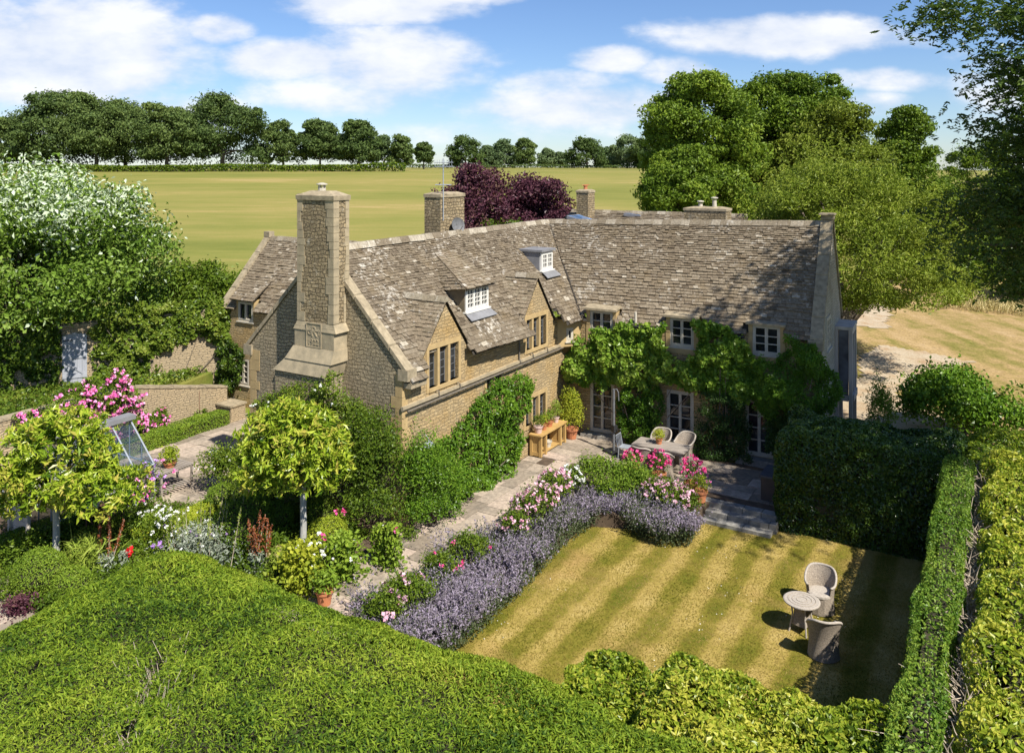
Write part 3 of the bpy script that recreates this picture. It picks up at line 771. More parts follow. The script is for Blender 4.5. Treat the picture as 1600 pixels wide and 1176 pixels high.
def casement(fr, t0, t1, z0, z1, leaves=2, rows=3, cols=1, o=-.06, m=None, parent=house, name='window', fw=.055, sill=True, label=None, mun=.014):
    m = m or M_STONEPAINT
    mb = MB(); d0, d1 = o - .05, o + .035
    fr.box(mb, t0, t0 + fw, d0, d1, z0, z1); fr.box(mb, t1 - fw, t1, d0, d1, z0, z1)
    fr.box(mb, t0 + fw, t1 - fw, d0, d1, z1 - fw, z1); fr.box(mb, t0 + fw, t1 - fw, d0, d1, z0, z0 + fw * 1.2)
    if sill: fr.box(mb, t0 - .06, t1 + .06, d0, d1 + .07, z0 - .05, z0 - .002)
    iw = (t1 - t0 - 2 * fw) / leaves; g = MB()
    for k in range(leaves):
        a = t0 + fw + k * iw; b = a + iw; st = .05
        fr.box(mb, a + .004, a + st, d0 + .01, d1 + .012, z0 + fw * 1.2 + .003, z1 - fw - .003); fr.box(mb, b - st, b - .004, d0 + .01, d1 + .012, z0 + fw * 1.2 + .003, z1 - fw - .003)
        zb, zt = z0 + fw * 1.2 + .003 + st, z1 - fw - .003 - st
        fr.box(mb, a + st, b - st, d0 + .01, d1 + .012, zb - st, zb); fr.box(mb, a + st, b - st, d0 + .01, d1 + .012, zt, zt + st)
        for r in range(1, rows):
            zz = zb + (zt - zb) * r / rows; fr.box(mb, a + st, b - st, d0 + .015, d1 + .004, zz - mun, zz + mun)
        for c in range(1, cols):
            tt = a + st + (b - a - 2 * st) * c / cols; fr.box(mb, tt - mun * .8, tt + mun * .8, d0 + .017, d1 + .002, zb, zt)
        fr.box(g, a + st, b - st, d0 + .02, d0 + .03, zb, zt)
    w = mb.build(name, m, parent)
    if label: w['label'] = label
    child(g, 'glass', M_GLASS, w)
    return w


def tiles(mb, EL, ER, RR, RL, g0=.20, g1=.10, w0=.36, w1=.2, th=.04, skip=None, m=0, mu=1, sag=.03, over=.06):
    EL, ER, RR, RL = [np.asarray(p, float) for p in (EL, ER, RR, RL)]
    n = np.cross(ER - EL, RL - EL) if np.linalg.norm(ER - EL) > np.linalg.norm(RR - RL) * .3 else np.cross(RR - RL, RL - EL)
    n = n / np.linalg.norm(n); n = n if n[2] > 0 else -n
    SL = np.linalg.norm((RL + RR - EL - ER) / 2)
    sd = random.randint(1, 999)
    def S(u, v):
        p = EL * (1 - u) * (1 - v) + ER * u * (1 - v) + RR * u * v + RL * (1 - u) * v
        return p
    def dip(p): return sag * (vnoise(np.array([p]), .45, sd)[0] - .5) * 2
    if mu is not None:
        NU, NV = max(2, int(np.linalg.norm(ER - EL) / .18)), max(2, int(SL / .18))
        flip = np.dot(np.cross(ER - EL, RR - EL), n) < 0
        for i in range(NU):
            for j in range(NV):
                q = [S(i / NU, j / NV), S((i + 1) / NU, j / NV), S((i + 1) / NU, (j + 1) / NV), S(i / NU, (j + 1) / NV)]
                if skip is not None and skip(sum(q) / 4): continue
                mb.add([p - n * .05 for p in q], [(3, 2, 1, 0) if flip else (0, 1, 2, 3)], mu)
    v = 0.0
    while v < 1.0:
        g = (g0 + (g1 - g0) * v) * random.uniform(.92, 1.08) / SL
        v2 = min(v + g * 1.45, 1.03); vm = min(v + g * .5, 1)
        rl = np.linalg.norm(S(1, vm) - S(0, vm)); wb = w0 + (w1 - w0) * v
        x = -random.random() * wb * .6
        while x < rl:
            w = wb * random.uniform(.55, 1.4); a, b = max(x, 0) / rl, min(x + w, rl) / rl; x += w
            if b - a < .02 * wb / rl: continue
            c = S((a + b) / 2, vm)
            if skip is not None and skip(c): continue
            dz = dip(c) + random.uniform(-.006, .008); e = .004 / rl
            vj = v - random.uniform(-.012, .018) / SL
            tl = th * random.uniform(.8, 1.5)
            p = [S(a + e, vj) + n * (dz), S(b - e, vj) + n * (dz + random.uniform(-.008, .008))]
            q = [S(b - e, v2) + n * (dz - th * .55), S(a + e, v2) + n * (dz - th * .55)]
            V = [p[0], p[1], p[1] + n * tl, p[0] + n * tl, q[0] + n * tl * .7, q[1] + n * tl * .7, q[0], q[1]]
            f = [(0, 1, 2, 3), (3, 2, 4, 5), (1, 6, 4, 2), (0, 3, 5, 7)]
            if np.dot(np.cross(V[2] - V[3], V[4] - V[3]), n) < 0: f = [t[::-1] for t in f]
            tt = np.clip(random.gauss(.45, .14), 0, .93)
            if random.random() < .022: tt = 1
            mb.add(V, f, m, tt)
        v += g
    return n


def ridge_stones(mb, a, b, r=.16, m=0, ln=.45):
    a = np.asarray(a, float); b = np.asarray(b, float); L = np.linalg.norm(b - a); d = (b - a) / L; s = np.cross(d, [0, 0, 1]); s /= np.linalg.norm(s)
    x = 0
    while x < L:
        w = min(ln * random.uniform(.85, 1.15), L - x); p = a + d * x; k = random.uniform(-.01, .012)
        pr = [p + s * r + np.array([0, 0, -r * .8 + k]), p + s * r * .35 + np.array([0, 0, .06 + k]), p - s * r * .35 + np.array([0, 0, .06 + k]), p - s * r + np.array([0, 0, -r * .8 + k])]
        mb.prism(pr, d * (w - .012), m, random.uniform(.5, 1)); x += w


# --- long wing walls
D1 = (2.11, 6.24); D2 = (7.92, 6.28)                             # gable peaks of the two wall dormers (t, z)
opsA = [(1.28, 2.83, 3.74, 4.9), (7.13, 8.62, 3.76, 4.86), (4.48, 5.41, 2.62, 3.3), (7.08, 8.57, 1.0, 1.93), (1.75, 2.6, .75, 1.66)]
mb = MB()
skin(mb, FA, 0, 10.3, -.1, 4.62, opsA)
for (tp, zp), (a, b, c, d) in ((D1, opsA[0]), (D2, opsA[1])):
    hw = 1.25; k = hw / (zp - 4.62); e = lambda z: (zp - z) * k
    poly(mb, FA, [(tp - hw, 4.62), (a, 4.62), (a, d), (tp - e(d), d)]); poly(mb, FA, [(b, 4.62), (tp + hw, 4.62), (tp + e(d), d), (b, d)])
    poly(mb, FA, [(tp - e(d), d), (tp + e(d), d), (tp, zp)])
FA.box(mb, .4, 10.2, 0, .07, -.1, .42)
mb.build('wall', M_WALL, house)
mb = MB(); poly(mb, FG, [(0, -.1), (6.33, -.1), (6.33, 4.65), (3.165, 7.9), (0, 4.65)]); skin(mb, FL, 0, 14, -.1, 4.65); mb.build('wall', M_GABLE, house)['label'] = 'rough rubble end gable behind the tall chimney'
# dressed corner stones
mb = MB(); mq = MB(); z = 0
while z < 4.4:
    h = random.uniform(.24, .36); l1, l2 = (.42, .24) if int(z * 10) % 2 else (.26, .4)
    mb.obox(FA(-.012, -l2, z), np.r_[A2 * l1, 0], np.r_[B2 * (l2 + .014), 0], (0, 0, h - .012))
    FG.box(mq, 6.33 - l1, 6.342, -l2, .014, z, z + h - .012); z += h
mb.build('quoins', M_ASHLAR, house); mq.build('quoins', M_ASHLAR, house)
mb = MB(); FA.box(mb, -.05, 10.02, 0, .09, 3.44, 3.53); FA.box(mb, -.05, 10.0, .01, .06, 3.40, 3.438); mb.build('string_course', M_ASHLAR_GREY, house)
mb = MB(); mb.tube([FA(.1, .13, 3.37), FA(9.9, .13, 3.39)], .035, 6); mb.tube([FA(6.55, .06, 4.4), FA(6.55, .06, 3.6), FA(6.55, .12, 3.45)], .03, 6)
for t, z in ((1.6, 3.62), (2.72, 3.6), (7.4, 3.62), (8.5, 3.62)): mb.tube([FA(t, .03, z), FA(t + .06, .1, z - .02), FA(t + .08, .12, z - .2)], .022, 5)
mb.build('downpipe', M_GUTTER, house)
for (a, b, c, d), n, r in zip(opsA, (3, 3, 2, 3, 2), (5, 5, 4, 5, 4)): stone_window(FA, a + .0, b, c, d, n, 2, r)
# --- splayed corner between the wings, with its little window
qa, qb = FA(9.55, .002, 0), FB(.62, .002, 0); dd = (qb - qa)[:2]; ln = np.linalg.norm(dd); dd /= ln
FS = Fr(qa[:2], dd, np.array([dd[1], -dd[0]])); mb = MB()
skin(mb, FS, 0, ln, 3.42, 4.5, [(.38, .68, 3.62, 4.14)], .12); mb.add([FS(0, 0, 3.42), FS(ln, 0, 3.42), FA(10.3, 0, 3.0)], [(0, 1, 2), (2, 1, 0)])
mb.build('corner_wall', M_ASHLAR, house)
casement(FS, .38, .68, 3.62, 4.14, 1, 1, 1, -.05, M_STONEPAINT)
# --- long wing roof
zA = lambda o: 4.45 + 1.0193 * (.2 - o)                          # slope height at offset o from the front wall
RAo = lambda t, o, lift=0.: FA(t, o, zA(o) + lift)
c3 = dict(o=-.62, t0=4.12, t1=5.52, z0=5.54, z1=6.37)


def skipA(p):
    d = p[:2] - C0; t, o = d @ A2, d @ B2
    return o > -.1 and any(abs(t - tp) < 1.18 for tp, _ in (D1, D2))


VB = FB(.78, .2, 4.47)                                           # bottom of the valley
mb = MB()
tiles(mb, RAo(.28, .2), VB, RJ, RAo(.28, -3.165), .175, .095, .28, .17, skip=skipA, sag=.05)
mb.add([RAo(0, -3.165), RAo(14, -3.165), FL(14, .2, 4.45), FL(0, .2, 4.45)], [(0, 1, 2, 3)], 0, .4)
ridge_stones(mb, RAo(.2, -3.165, .05), RJ + [0, 0, .05], .17)
roofA = mb.build('roof', [M_TILE, M_UNDER], house); roofA['label'] = 'brown lichen-spotted stone tile roof of the dormered wing'
# gable dormer roofs
for (tp, zp) in (D1, D2):
    mb = MB(); oe = .2 - (zp + .06 - 4.45) / 1.0193
    for s in (-1, 1):
        e0, e1 = FA(tp + s * 1.36, .07, 4.58), FA(tp + s * 1.36, -.06, 4.58); r1, r0 = FA(tp, oe + .02, zp + .08), FA(tp, .07, zp + .08)
        tiles(mb, e0, e1, r1, r0, .17, .12, .24, .2, th=.03, sag=.01, mu=None)
        mb.add([FA(tp + s * 1.36, .05, 4.5), FA(tp + s * 1.36, -.06, 4.5), r1 - [0, 0, .07], r0 - [0, 0, .07]], [(0, 1, 2, 3), (3, 2, 1, 0)], 1)
    ridge_stones(mb, FA(tp, .08, zp + .12), FA(tp, oe, zp + .12), .13)
    mb.build('dormer_roof', [M_DARKTILE, M_UNDER], house)
# middle dormer: swept stone roof over a white leaded casement
F3 = Fr(C0 + c3['o'] * B2, A2, B2)
dm = MB(); tiles(dm, F3(3.92, .2, 6.36), F3(5.72, .2, 6.36), RAo(6.05, -2.55, .1), RAo(4.95, -2.55, .1), .17, .13, .26, .22, sag=.02)
tiles(dm, RAo(4.05, -1.5, .06), F3(3.92, .18, 6.36), RAo(4.95, -2.55, .1), RAo(4.85, -2.5, .1), .16, .13, .24, .2, sag=.01, mu=None)
dmo = dm.build('dormer', [M_DARKTILE, M_UNDER], house)
for tt in (c3['t0'] - .02, c3['t1'] + .02):
    o_top = .2 - (6.3 - 4.45) / 1.0193
    ck = MB(); v = [F3(tt, 0, zA(c3['o']) - .1), F3(tt, 0, 6.34), FA(tt, o_top - .5, 6.6), FA(tt, o_top - .5, 6.2)]
    ck.add(v, [(0, 1, 2, 3), (3, 2, 1, 0)])
    child(ck, 'cheek', M_ASHLAR_GREY, dmo)
wd = casement(F3, c3['t0'], c3['t1'], c3['z0'] + .02, c3['z1'], 3, 4, 2, 0, M_WHITE, dmo, mun=.007)
ap = MB(); ap.prism([F3(c3['t0'] - .05, .05, 5.5), F3(c3['t1'] + .05, .05, 5.5), F3(c3['t1'] + .1, .34, 5.3), F3(c3['t0'] - .1, .34, 5.3)], (0, 0, .02)); child(ap, 'apron', M_LEAD, dmo)
# small lead dormer
F4 = Fr(C0 - 1.08 * B2, A2, B2); db = MB()
F4.box(db, 10.14, 11.2, -1.2, -.06, 5.9, 7.0); F4.box(db, 10.08, 11.26, -1.3, .09, 7.0, 7.09)
d4 = db.build('dormer', M_LEAD, house); d4['label'] = 'small lead clad dormer near the roof valley'
casement(F4, 10.2, 11.14, 6.24, 6.97, 2, 3, 2, -.02, M_WHITE, d4, mun=.007)
ap = MB(); ap.prism([F4(10.15, .03, 6.22), F4(11.2, .03, 6.22), F4(11.25, .35, 5.98), F4(10.1, .35, 5.98)], (0, 0, .02)); child(ap, 'apron', M_LEAD, d4)


# coping on gable verges
def coping(fr, s0, z0, s1, z1, w=.34, out=.06, th=.16, m=None):
    mb = MB(); n = max(1, int(math.hypot(s1 - s0, z1 - z0) / .8))
    for i in range(n):
        a, b = i / n, (i + 1) / n - .012
        p0 = fr(s0 + (s1 - s0) * a, out, z0 + (z1 - z0) * a); p1 = fr(s0 + (s1 - s0) * b, out, z0 + (z1 - z0) * b)
        mb.obox(p0 + [0, 0, random.uniform(-.008, .008)], p1 - p0, fr(0, -w, 0) - fr(0, 0, 0), (0, 0, th))
    return mb


mb = coping(FG, -.22, 4.43, 3.12, 7.83); mb.v += []; c2 = coping(FG, 6.55, 4.43, 3.21, 7.83); mb.add(c2.v, c2.f)
FG.box(mb, -.26, .1, -.36, .07, 4.28, 4.6); FG.box(mb, 6.23, 6.6, -.36, .07, 4.28, 4.6)
FG.box(mb, 3.0, 3.33, -.32, .05, 7.86, 8.05)
mb.build('gable_coping', M_COPING, house)
mb = MB(); tiles(mb, FA(.05, .36, 4.22), FA(.78, .36, 4.22), FA(.78, .02, 4.52), FA(.05, .02, 4.52), .2, .2, .34, .3, th=.04, sag=0, skip=None)
FA.box(mb, .05, .78, .0, .3, 4.05, 4.2, 1); mb.build('eave_tiles', [M_TILE, M_COPING], house)

# --- the tall chimney on the gable
ch = MB()
FG.box(ch, 2.3, 4.36, 0, .78, -.1, 4.26)
stack = ch.build('chimney', M_GABLE, house); stack['label'] = 'tall gable chimney with a carved date panel'
ch = MB(); lo = [FG(2.24, .84, 4.22), FG(4.4, .84, 4.22), FG(4.4, 0, 4.22), FG(2.24, 0, 4.22)]
def frust(mb, a, b): mb.add(a + b, [(0, 1, 5, 4), (1, 2, 6, 5), (2, 3, 7, 6), (3, 0, 4, 7), (4, 5, 6, 7), (3, 2, 1, 0)])
mid = [FG(2.12, .70, 4.62), FG(3.98, .70, 4.62), FG(3.98, 0, 4.62), FG(2.12, 0, 4.62)]
frust(ch, lo, mid); frust(ch, [p + [0, 0, .002] for p in [FG(2.08, .74, 4.6), FG(3.98, .74, 4.6), FG(3.98, 0, 4.6), FG(2.08, 0, 4.6)]],
                          [FG(2.1, .58, 4.98), FG(3.78, .58, 4.98), FG(3.78, 0, 4.98), FG(2.1, 0, 4.98)])
child(ch, 'skirt', M_ASHLAR_GREY, stack)
ch = MB(); FG.box(ch, 2.12, 3.74, -.1, .56, 4.9, 5.62)
frust(ch, [FG(2.02, .58, 5.5), FG(3.78, .58, 5.5), FG(3.78, -.1, 5.5), FG(2.02, -.1, 5.5)], [FG(2.16, .53, 5.74), FG(3.66, .53, 5.74), FG(3.66, -.11, 5.74), FG(2.16, -.11, 5.74)])
child(ch, 'plinth', M_ASHLAR_GREY, stack)
ch = MB(); FG.box(ch, 2.17, 3.65, -.13, .52, 5.7, 9.48); child(ch, 'shaft', M_STACK, stack)
for k in range(3):                                               # long dressed blocks on the arrises
    ch = MB(); z = 5.76
    while z < 9.4:
        h = random.uniform(.2, .34); a = random.uniform(.14, .34)
        FG.box(ch, *((2.155, 2.155 + a, .3, .535) if k == 0 else (3.665 - a, 3.665, .3, .535) if k == 1 else (2.155, 2.3, -.145, -.145 + min(a, .24))), z, z + h - .012); z += h
    child(ch, 'corner_stones', M_ASHLAR_GREY, stack)
ch = MB(); frust(ch, [FG(2.13, .56, 9.44), FG(3.69, .56, 9.44), FG(3.69, -.17, 9.44), FG(2.13, -.17, 9.44)], [FG(2.12, .57, 9.58), FG(3.7, .57, 9.58), FG(3.7, -.18, 9.58), FG(2.12, -.18, 9.58)])
frust(ch, [FG(2.12, .57, 9.58), FG(3.7, .57, 9.58), FG(3.7, -.18, 9.58), FG(2.12, -.18, 9.58)], [FG(2.5, .35, 9.72), FG(3.3, .35, 9.72), FG(3.3, .05, 9.72), FG(2.5, .05, 9.72)])
child(ch, 'cap', M_COPING, stack)
ch = MB(); cc = FG(2.95, .2, 9.7); ch.lathe(cc, [(.12, 0), (.12, .1)], 10)
for k in range(6): ch.box(cc + np.array([.1 * math.cos(k * 1.047), .1 * math.sin(k * 1.047), .08]), .03, .03, .13)
ch.lathe(cc + [0, 0, .2], [(.17, 0), (.17, .03), (.05, .06)], 12); child(ch, 'cowl', M_STONEPAINT, stack)
pl = MB(); FG.box(pl, 2.62, 3.24, .55, .582, 5.0, 5.03); FG.box(pl, 2.62, 3.24, .55, .582, 5.71, 5.74); FG.box(pl, 2.62, 2.65, .55, .582, 5.03, 5.71); FG.box(pl, 3.21, 3.24, .55, .582, 5.03, 5.71); FG.box(pl, 2.65, 3.21, .55, .566, 5.03, 5.71)


def letters(mb, txt, size, org, dx, dz, dn, depth=.014, m=0):
    cu = bpy.data.curves.new('t', 'FONT'); cu.body = txt; cu.size = size; cu.extrude = depth / 2; cu.resolution_u = 3
    ob = bpy.data.objects.new('t', cu); COL.objects.link(ob); dg = bpy.context.evaluated_depsgraph_get()
    me = bpy.data.meshes.new_from_object(ob.evaluated_get(dg)); bpy.data.objects.remove(ob); bpy.data.curves.remove(cu)
    dx, dz, dn = [np.asarray(v, float) for v in (dx, dz, dn)]
    mb.add([np.asarray(org) + dx * v.co.x + dz * v.co.y + dn * (v.co.z + depth / 2) for v in me.vertices], [tuple(p.vertices) for p in me.polygons], m)
    bpy.data.meshes.remove(me)


up = np.array([0, 0, 1.]); dn = np.r_[-A2, 0]; dx = np.r_[B2, 0]
letters(pl, 'G', .26, FG(3.19, .566, 5.38), dx, up, dn); letters(pl, 'R', .44, FG(3.05, .566, 5.34), dx, up, dn); letters(pl, 'I', .26, FG(2.75, .566, 5.38), dx, up, dn)
letters(pl, '1922', .235, FG(3.19, .566, 5.09), dx, up, dn)
child(pl, 'date_panel', M_ASHLAR_GREY, stack)


def chimney(P0, ex, ey, z0, z1, label, m=M_STACK, pots=0, capth=.12, terr=False):
    """P0 near corner; ex, ey plan edge vectors"""
    mb = MB(); P0 = np.r_[P0, z0]; ex = np.r_[ex, 0]; ey = np.r_[ey, 0]
    mb.obox(P0, ex, ey, (0, 0, z1 - z0)); o = mb.build('chimney', m, house); o['label'] = label
    mb = MB(); ux = ex / np.linalg.norm(ex) * .03; uy = ey / np.linalg.norm(ey) * .03
    b = P0 + [0, 0, z1 - z0 - .01]; q = [b - ux - uy, b + ex + ux - uy, b + ex + ey + ux + uy, b + ey - ux + uy]
    if np.cross(ex, ey)[2] < 0: q = [q[0], q[3], q[2], q[1]]
    c = sum(q) / 4; frust(mb, q, [p + [0, 0, capth] for p in q]); frust(mb, [p + [0, 0, capth] for p in q], [c + (p - c) * .6 + [0, 0, capth + .07] for p in q]); child(mb, 'cap', M_COPING, o)
    for k in range(pots):
        mb = MB(); pc = P0 + ex * (k + 1) / (pots + 1) + ey * .5 + [0, 0, z1 - z0 + capth + .03]
        if terr: mb.lathe(pc, [(.1, 0), (.09, .16), (.12, .2), (.12, .24)], 10); mb.obox(pc + [-.2, -.05, .22], (.4, 0, .03), (0, .1, 0), (0, 0, .03)); child(mb, 'chimney_pot', M_TERRA, o)
        else:
            hp = .3 - .17 * k; mb.lathe(pc, [(.1, 0), (.09, hp), (.11, hp + .03)], 10); mb.lathe(pc + [0, 0, hp + .1], [(.16, 0), (.16, .03), (.05, .06)], 12)
            for q2 in range(4): mb.box(pc + [.08 * math.cos(q2 * 1.57), .08 * math.sin(q2 * 1.57), hp + .02], .02, .02, .085)
            child(mb, 'cowl', M_STONEPAINT, o)
    return o


chimney(FA(6.5, -3.38)[:2], A2 * 1.58, -B2 * .76, 7.0, 9.28, 'broad ridge chimney carrying the aerial and dish')
chimney((3.86, 41.6), A2 * .78, -B2 * .66, 6.5, 9.1, 'slim chimney with a red pot behind the roof', M_STACK, 1, .1, True)
chimney((9.3, 35.6), -B2 * 1.9, A2 * .8, 7.0, 8.5, 'low wide chimney with steel cowls behind the roof', M_STACK, 2, .1)

# --- cross wing
wB = [(1.02, 1.97, 3.74, 4.86), (4.23, 5.13, 3.78, 4.86), (7.24, 8.19, 3.82, 4.86)]; dB = [(1.02, 2.02, .14, 2.12), (4.1, 5.12, .17, 2.15), (6.98, 7.95, .22, 2.2)]
mb = MB(); skin(mb, FB, 0, LB, -.1, 4.56, wB + dB); mb.build('wall', M_WALL, house)['label'] = 'shaded stone wall behind the vine'
mb = MB(); poly(mb, FE, [(0, -.1), (5.2, -.1), (5.2, 4.7), (2.6, 8.5), (0, 4.7)]); mb.build('wall', M_GREYWALL, house)['label'] = 'pale grey stone end gable'
for (a, b, c, d) in wB:
    mb = MB(); FB.box(mb, a - .14, a, -.75, .03, 4.3, d + .02); FB.box(mb, b, b + .14, -.75, .03, 4.3, d + .02); FB.box(mb, a, b, -.75, -.2, 4.3, d + .02)
    FB.box(mb, a - .16, a, -.1, .02, c - .1, 4.298); FB.box(mb, b, b + .16, -.1, .02, c - .1, 4.298); FB.box(mb, a - .16, b + .16, -.1, .05, c - .24, c - .052)
    w = casement(FB, a, b, c, d, 2, 3, 1, -.04, M_STONEPAINT)
    child(mb, 'surround', M_ASHLAR, w)
    lm = MB(); lm.prism([FB(a - .2, .2, d + .02), FB(b + .2, .2, d + .02), FB(b + .18, -.8, d + .14), FB(a - .18, -.8, d + .14)], (0, 0, .08)); child(lm, 'lead_cap', M_COPING, w)
for (a, b, c, d) in dB:
    casement(FB, a, b, c, d, 2, 4, 1, -.05, M_STONEPAINT, name='french_door', fw=.07, sill=False)
    mb = MB(); FB.box(mb, a - .25, b + .25, .0, .38, -.1, c - .02); mb.build('doorstep', M_SLABB, house)


def skipB(p):
    d = p[:2] - K2; s, o = d @ BP, -(d @ AP)
    return any(a - .2 < s < b + .2 and p[2] < 4.98 for a, b, _, _ in wB)


mb = MB(); e1 = FB(LB - .22, .2, 4.5); r1 = RE + [-.2, .12, -.02]
tiles(mb, VB, e1, r1, RJ, .175, .095, .30, .18, skip=skipB, th=.048, sag=.05)
back = Fr(F2 + AP * 5.2, -BP, AP)
mb.add([RJ, RE, back(.1, .1, 4.6), back(9.5, .1, 4.6)], [(0, 1, 2, 3), (3, 2, 1, 0)], 0, .4)
ridge_stones(mb, RJ + [0, 0, .05], r1 + [0, 0, .05], .17)
mb.tube([VB + [0, 0, .03], RJ + [0, 0, .03]], .05, 6, 1)
mb.build('roof', [M_TILEB, M_UNDER], house)['label'] = 'grey stone tile roof in straight courses on the cross wing'
c1 = coping(FE, -.22, 4.42, 2.57, 8.46, .42, .06, .2); c2 = coping(FE, 5.35, 4.5, 2.63, 8.46, .42, .06, .2); c1.add(c2.v, c2.f)
FE.box(c1, 2.4, 2.8, -.36, .08, 8.5, 8.66); FE.box(c1, 2.3, 2.9, -.42, .12, 8.662, 8.72); FE.box(c1, -.28, .1, -.42, .07, 4.2, 4.55); c1.build('gable_coping', M_COPING, house)
casement(FE, .95, 2.05, 3.95, 5.1, 2, 4, 1, .0, M_STONEPAINT)
# oak glazed bay on the gable
mb = MB()
for t, o in ((3.55, .55), (4.95, .55), (3.55, .05), (4.95, .05)): FE.box(mb, t - .07, t + .07, o - .07, o + .06, 0, 4.3)
FE.box(mb, 3.44, 5.06, 0, .63, 4.302, 4.42); FE.box(mb, 3.632, 4.868, .49, .60, 4.12, 4.298); FE.box(mb, 3.632, 4.868, .47, .66, 1.6, 1.85); FE.box(mb, 3.47, 3.63, .132, .468, 1.62, 1.83)
FE.box(mb, 4.2, 4.3, .5, .6, 1.852, 4.118); bay = mb.build('glazed_bay', M_OAK, house)
mb = MB(); FE.box(mb, 3.632, 4.198, .53, .55, 1.852, 4.118); FE.box(mb, 4.302, 4.868, .53, .55, 1.852, 4.118); FE.box(mb, 3.53, 3.55, .132, .468, 1.832, 4.29); child(mb, 'glass', M_BAYGLASS, bay)
# rear roofs: flat roof, rear ridge, rooflights
mb = MB(); RR0 = np.array([3.2, 43.6, 8.05]); RR1 = np.array([10.9, 38.0, 8.12]); lowz = np.array([0, 0, -.35])
mb.prism([RJ + [.4, .5, -.5], RE + [-2.2, 1.6, -.75], RR1 + [0, 0, -.4], RR0 + [0, 0, -.4]], (0, 0, .12)); mb.build('flat_roof', M_LEAD, house)
mb = MB(); dv = RR1 - RR0; nv = np.r_[np.array([-dv[1], dv[0]]) / np.linalg.norm(dv[:2]), 0]
tiles(mb, RR0 - nv * .8 + lowz, RR1 - nv * .8 + lowz, RR1, RR0, .12, .1, .25, .2, sag=.01); ridge_stones(mb, RR0 + [0, 0, .05], RR1 + [0, 0, .05], .16)
mb.add([RR0, RR1, RR1 + nv * 3.4 - [0, 0, 3.6], RR0 + nv * 3.4 - [0, 0, 3.6]], [(0, 1, 2, 3), (3, 2, 1, 0)], 0)
mb.add([RR1, RR1 + nv * 3.4 - [0, 0, 3.6], RR1 - nv * 6 - [0, 0, 3.6], RR1 - nv * 6 - [0, 0, .4]], [(0, 1, 2, 3), (3, 2, 1, 0)], 0); mb.build('roof', [M_TILEB, M_UNDER], house)['label'] = 'rear roof slope beyond the flat roof'
M_SKYLIGHT = m_glass('rooflight_glass', (.05, .10, .19), .08)
for (cx, cy, cz, w, d_, tilt) in ((3.35, 38.4, 7.85, 1.15, 1.2, .32), (6.2, 41.3, 7.9, .9, .8, .1), (7.7, 37.2, 7.72, 1.3, 1.3, .05)):
    mb = MB(); ex = np.r_[A2 * d_, 0] * .0 + np.r_[B2 * w, -tilt]; ey = np.r_[A2 * d_, 0]; P0 = np.array([cx, cy, cz]) - np.r_[B2 * w / 2, -tilt / 2] - ey / 2
    mb.obox(P0, ex, ey, (0, 0, .14)); o = mb.build('rooflight', M_LEAD, house)
    mb = MB(); mb.obox(P0 + ex * .06 + ey * .06 + [0, 0, .14], ex * .88, ey * .88, (0, 0, .012)); child(mb, 'glass', M_SKYLIGHT, o)
# --- rear left wing
cw = [(6.5, 7.45, 3.72, 4.6)]; cl = [(6.75, 7.5, .95, 2.1)]
mb = MB(); skin(mb, FC, 0, 8.4, -.1, 4.3, cw + cl); fe = Fr(FC(8.4)[:2], A2, -B2); poly(mb, fe, [(0, -.1), (5, -.1), (5, 4.3), (2.5, 7.1), (0, 4.3)]); mb.build('wall', M_WALL, house)['label'] = 'wall of the small rear wing on the left'
zC = lambda o: 4.22 + 1.085 * (.15 - o)
mb = MB(); tiles(mb, FC(8.12, .15, 4.22), FC(-1.2, .15, 4.22), FC(-1.2, -2.5, 7.1), FC(8.12, -2.5, 7.1), .19, .10, .32, .19,
                 skip=lambda p: (lambda u: 6.35 < u < 7.6 and p[2] < 4.72)((p[:2] - FC.P) @ FC.d), sag=.03)
mb.add([FC(8.2, -2.5, 7.1), FC(-1, -2.5, 7.1), FC(-1, -5.1, 4.3), FC(8.2, -5.1, 4.3)], [(0, 1, 2, 3), (3, 2, 1, 0)], 0, .4)
ridge_stones(mb, FC(8.1, -2.5, 7.14), FC(-1, -2.5, 7.14), .15)
tiles(mb, FC(7.75, .22, 4.66), FC(6.3, .22, 4.66), FC(6.3, -.9, 5.45), FC(7.75, -.9, 5.45), .17, .15, .3, .26, sag=0)
mb.build('roof', [M_TILEB, M_UNDER], house)['label'] = 'stone tile roof of the small rear wing'
c1 = coping(fe, -.2, 4.2, 2.47, 7.12, .32, .05, .15); c2 = coping(fe, 5.2, 4.2, 2.53, 7.12, .32, .05, .15); c1.add(c2.v, c2.f)
fe.box(c1, 2.34, 2.66, -.3, .05, 7.14, 7.4); c1.build('gable_coping', M_COPING, house)
casement(FC, 6.5, 7.45, 3.72, 4.58, 2, 1, 1, -.04, M_STONEPAINT); casement(FC, 6.75, 7.5, .95, 2.1, 2, 4, 1, -.04, M_STONEPAINT)
for t in (6.42, 7.45): mb = MB(); FC.box(mb, t, t + .08, -.6, .02, 4.0, 4.68); mb.build('dormer_cheek', M_ASHLAR, house)

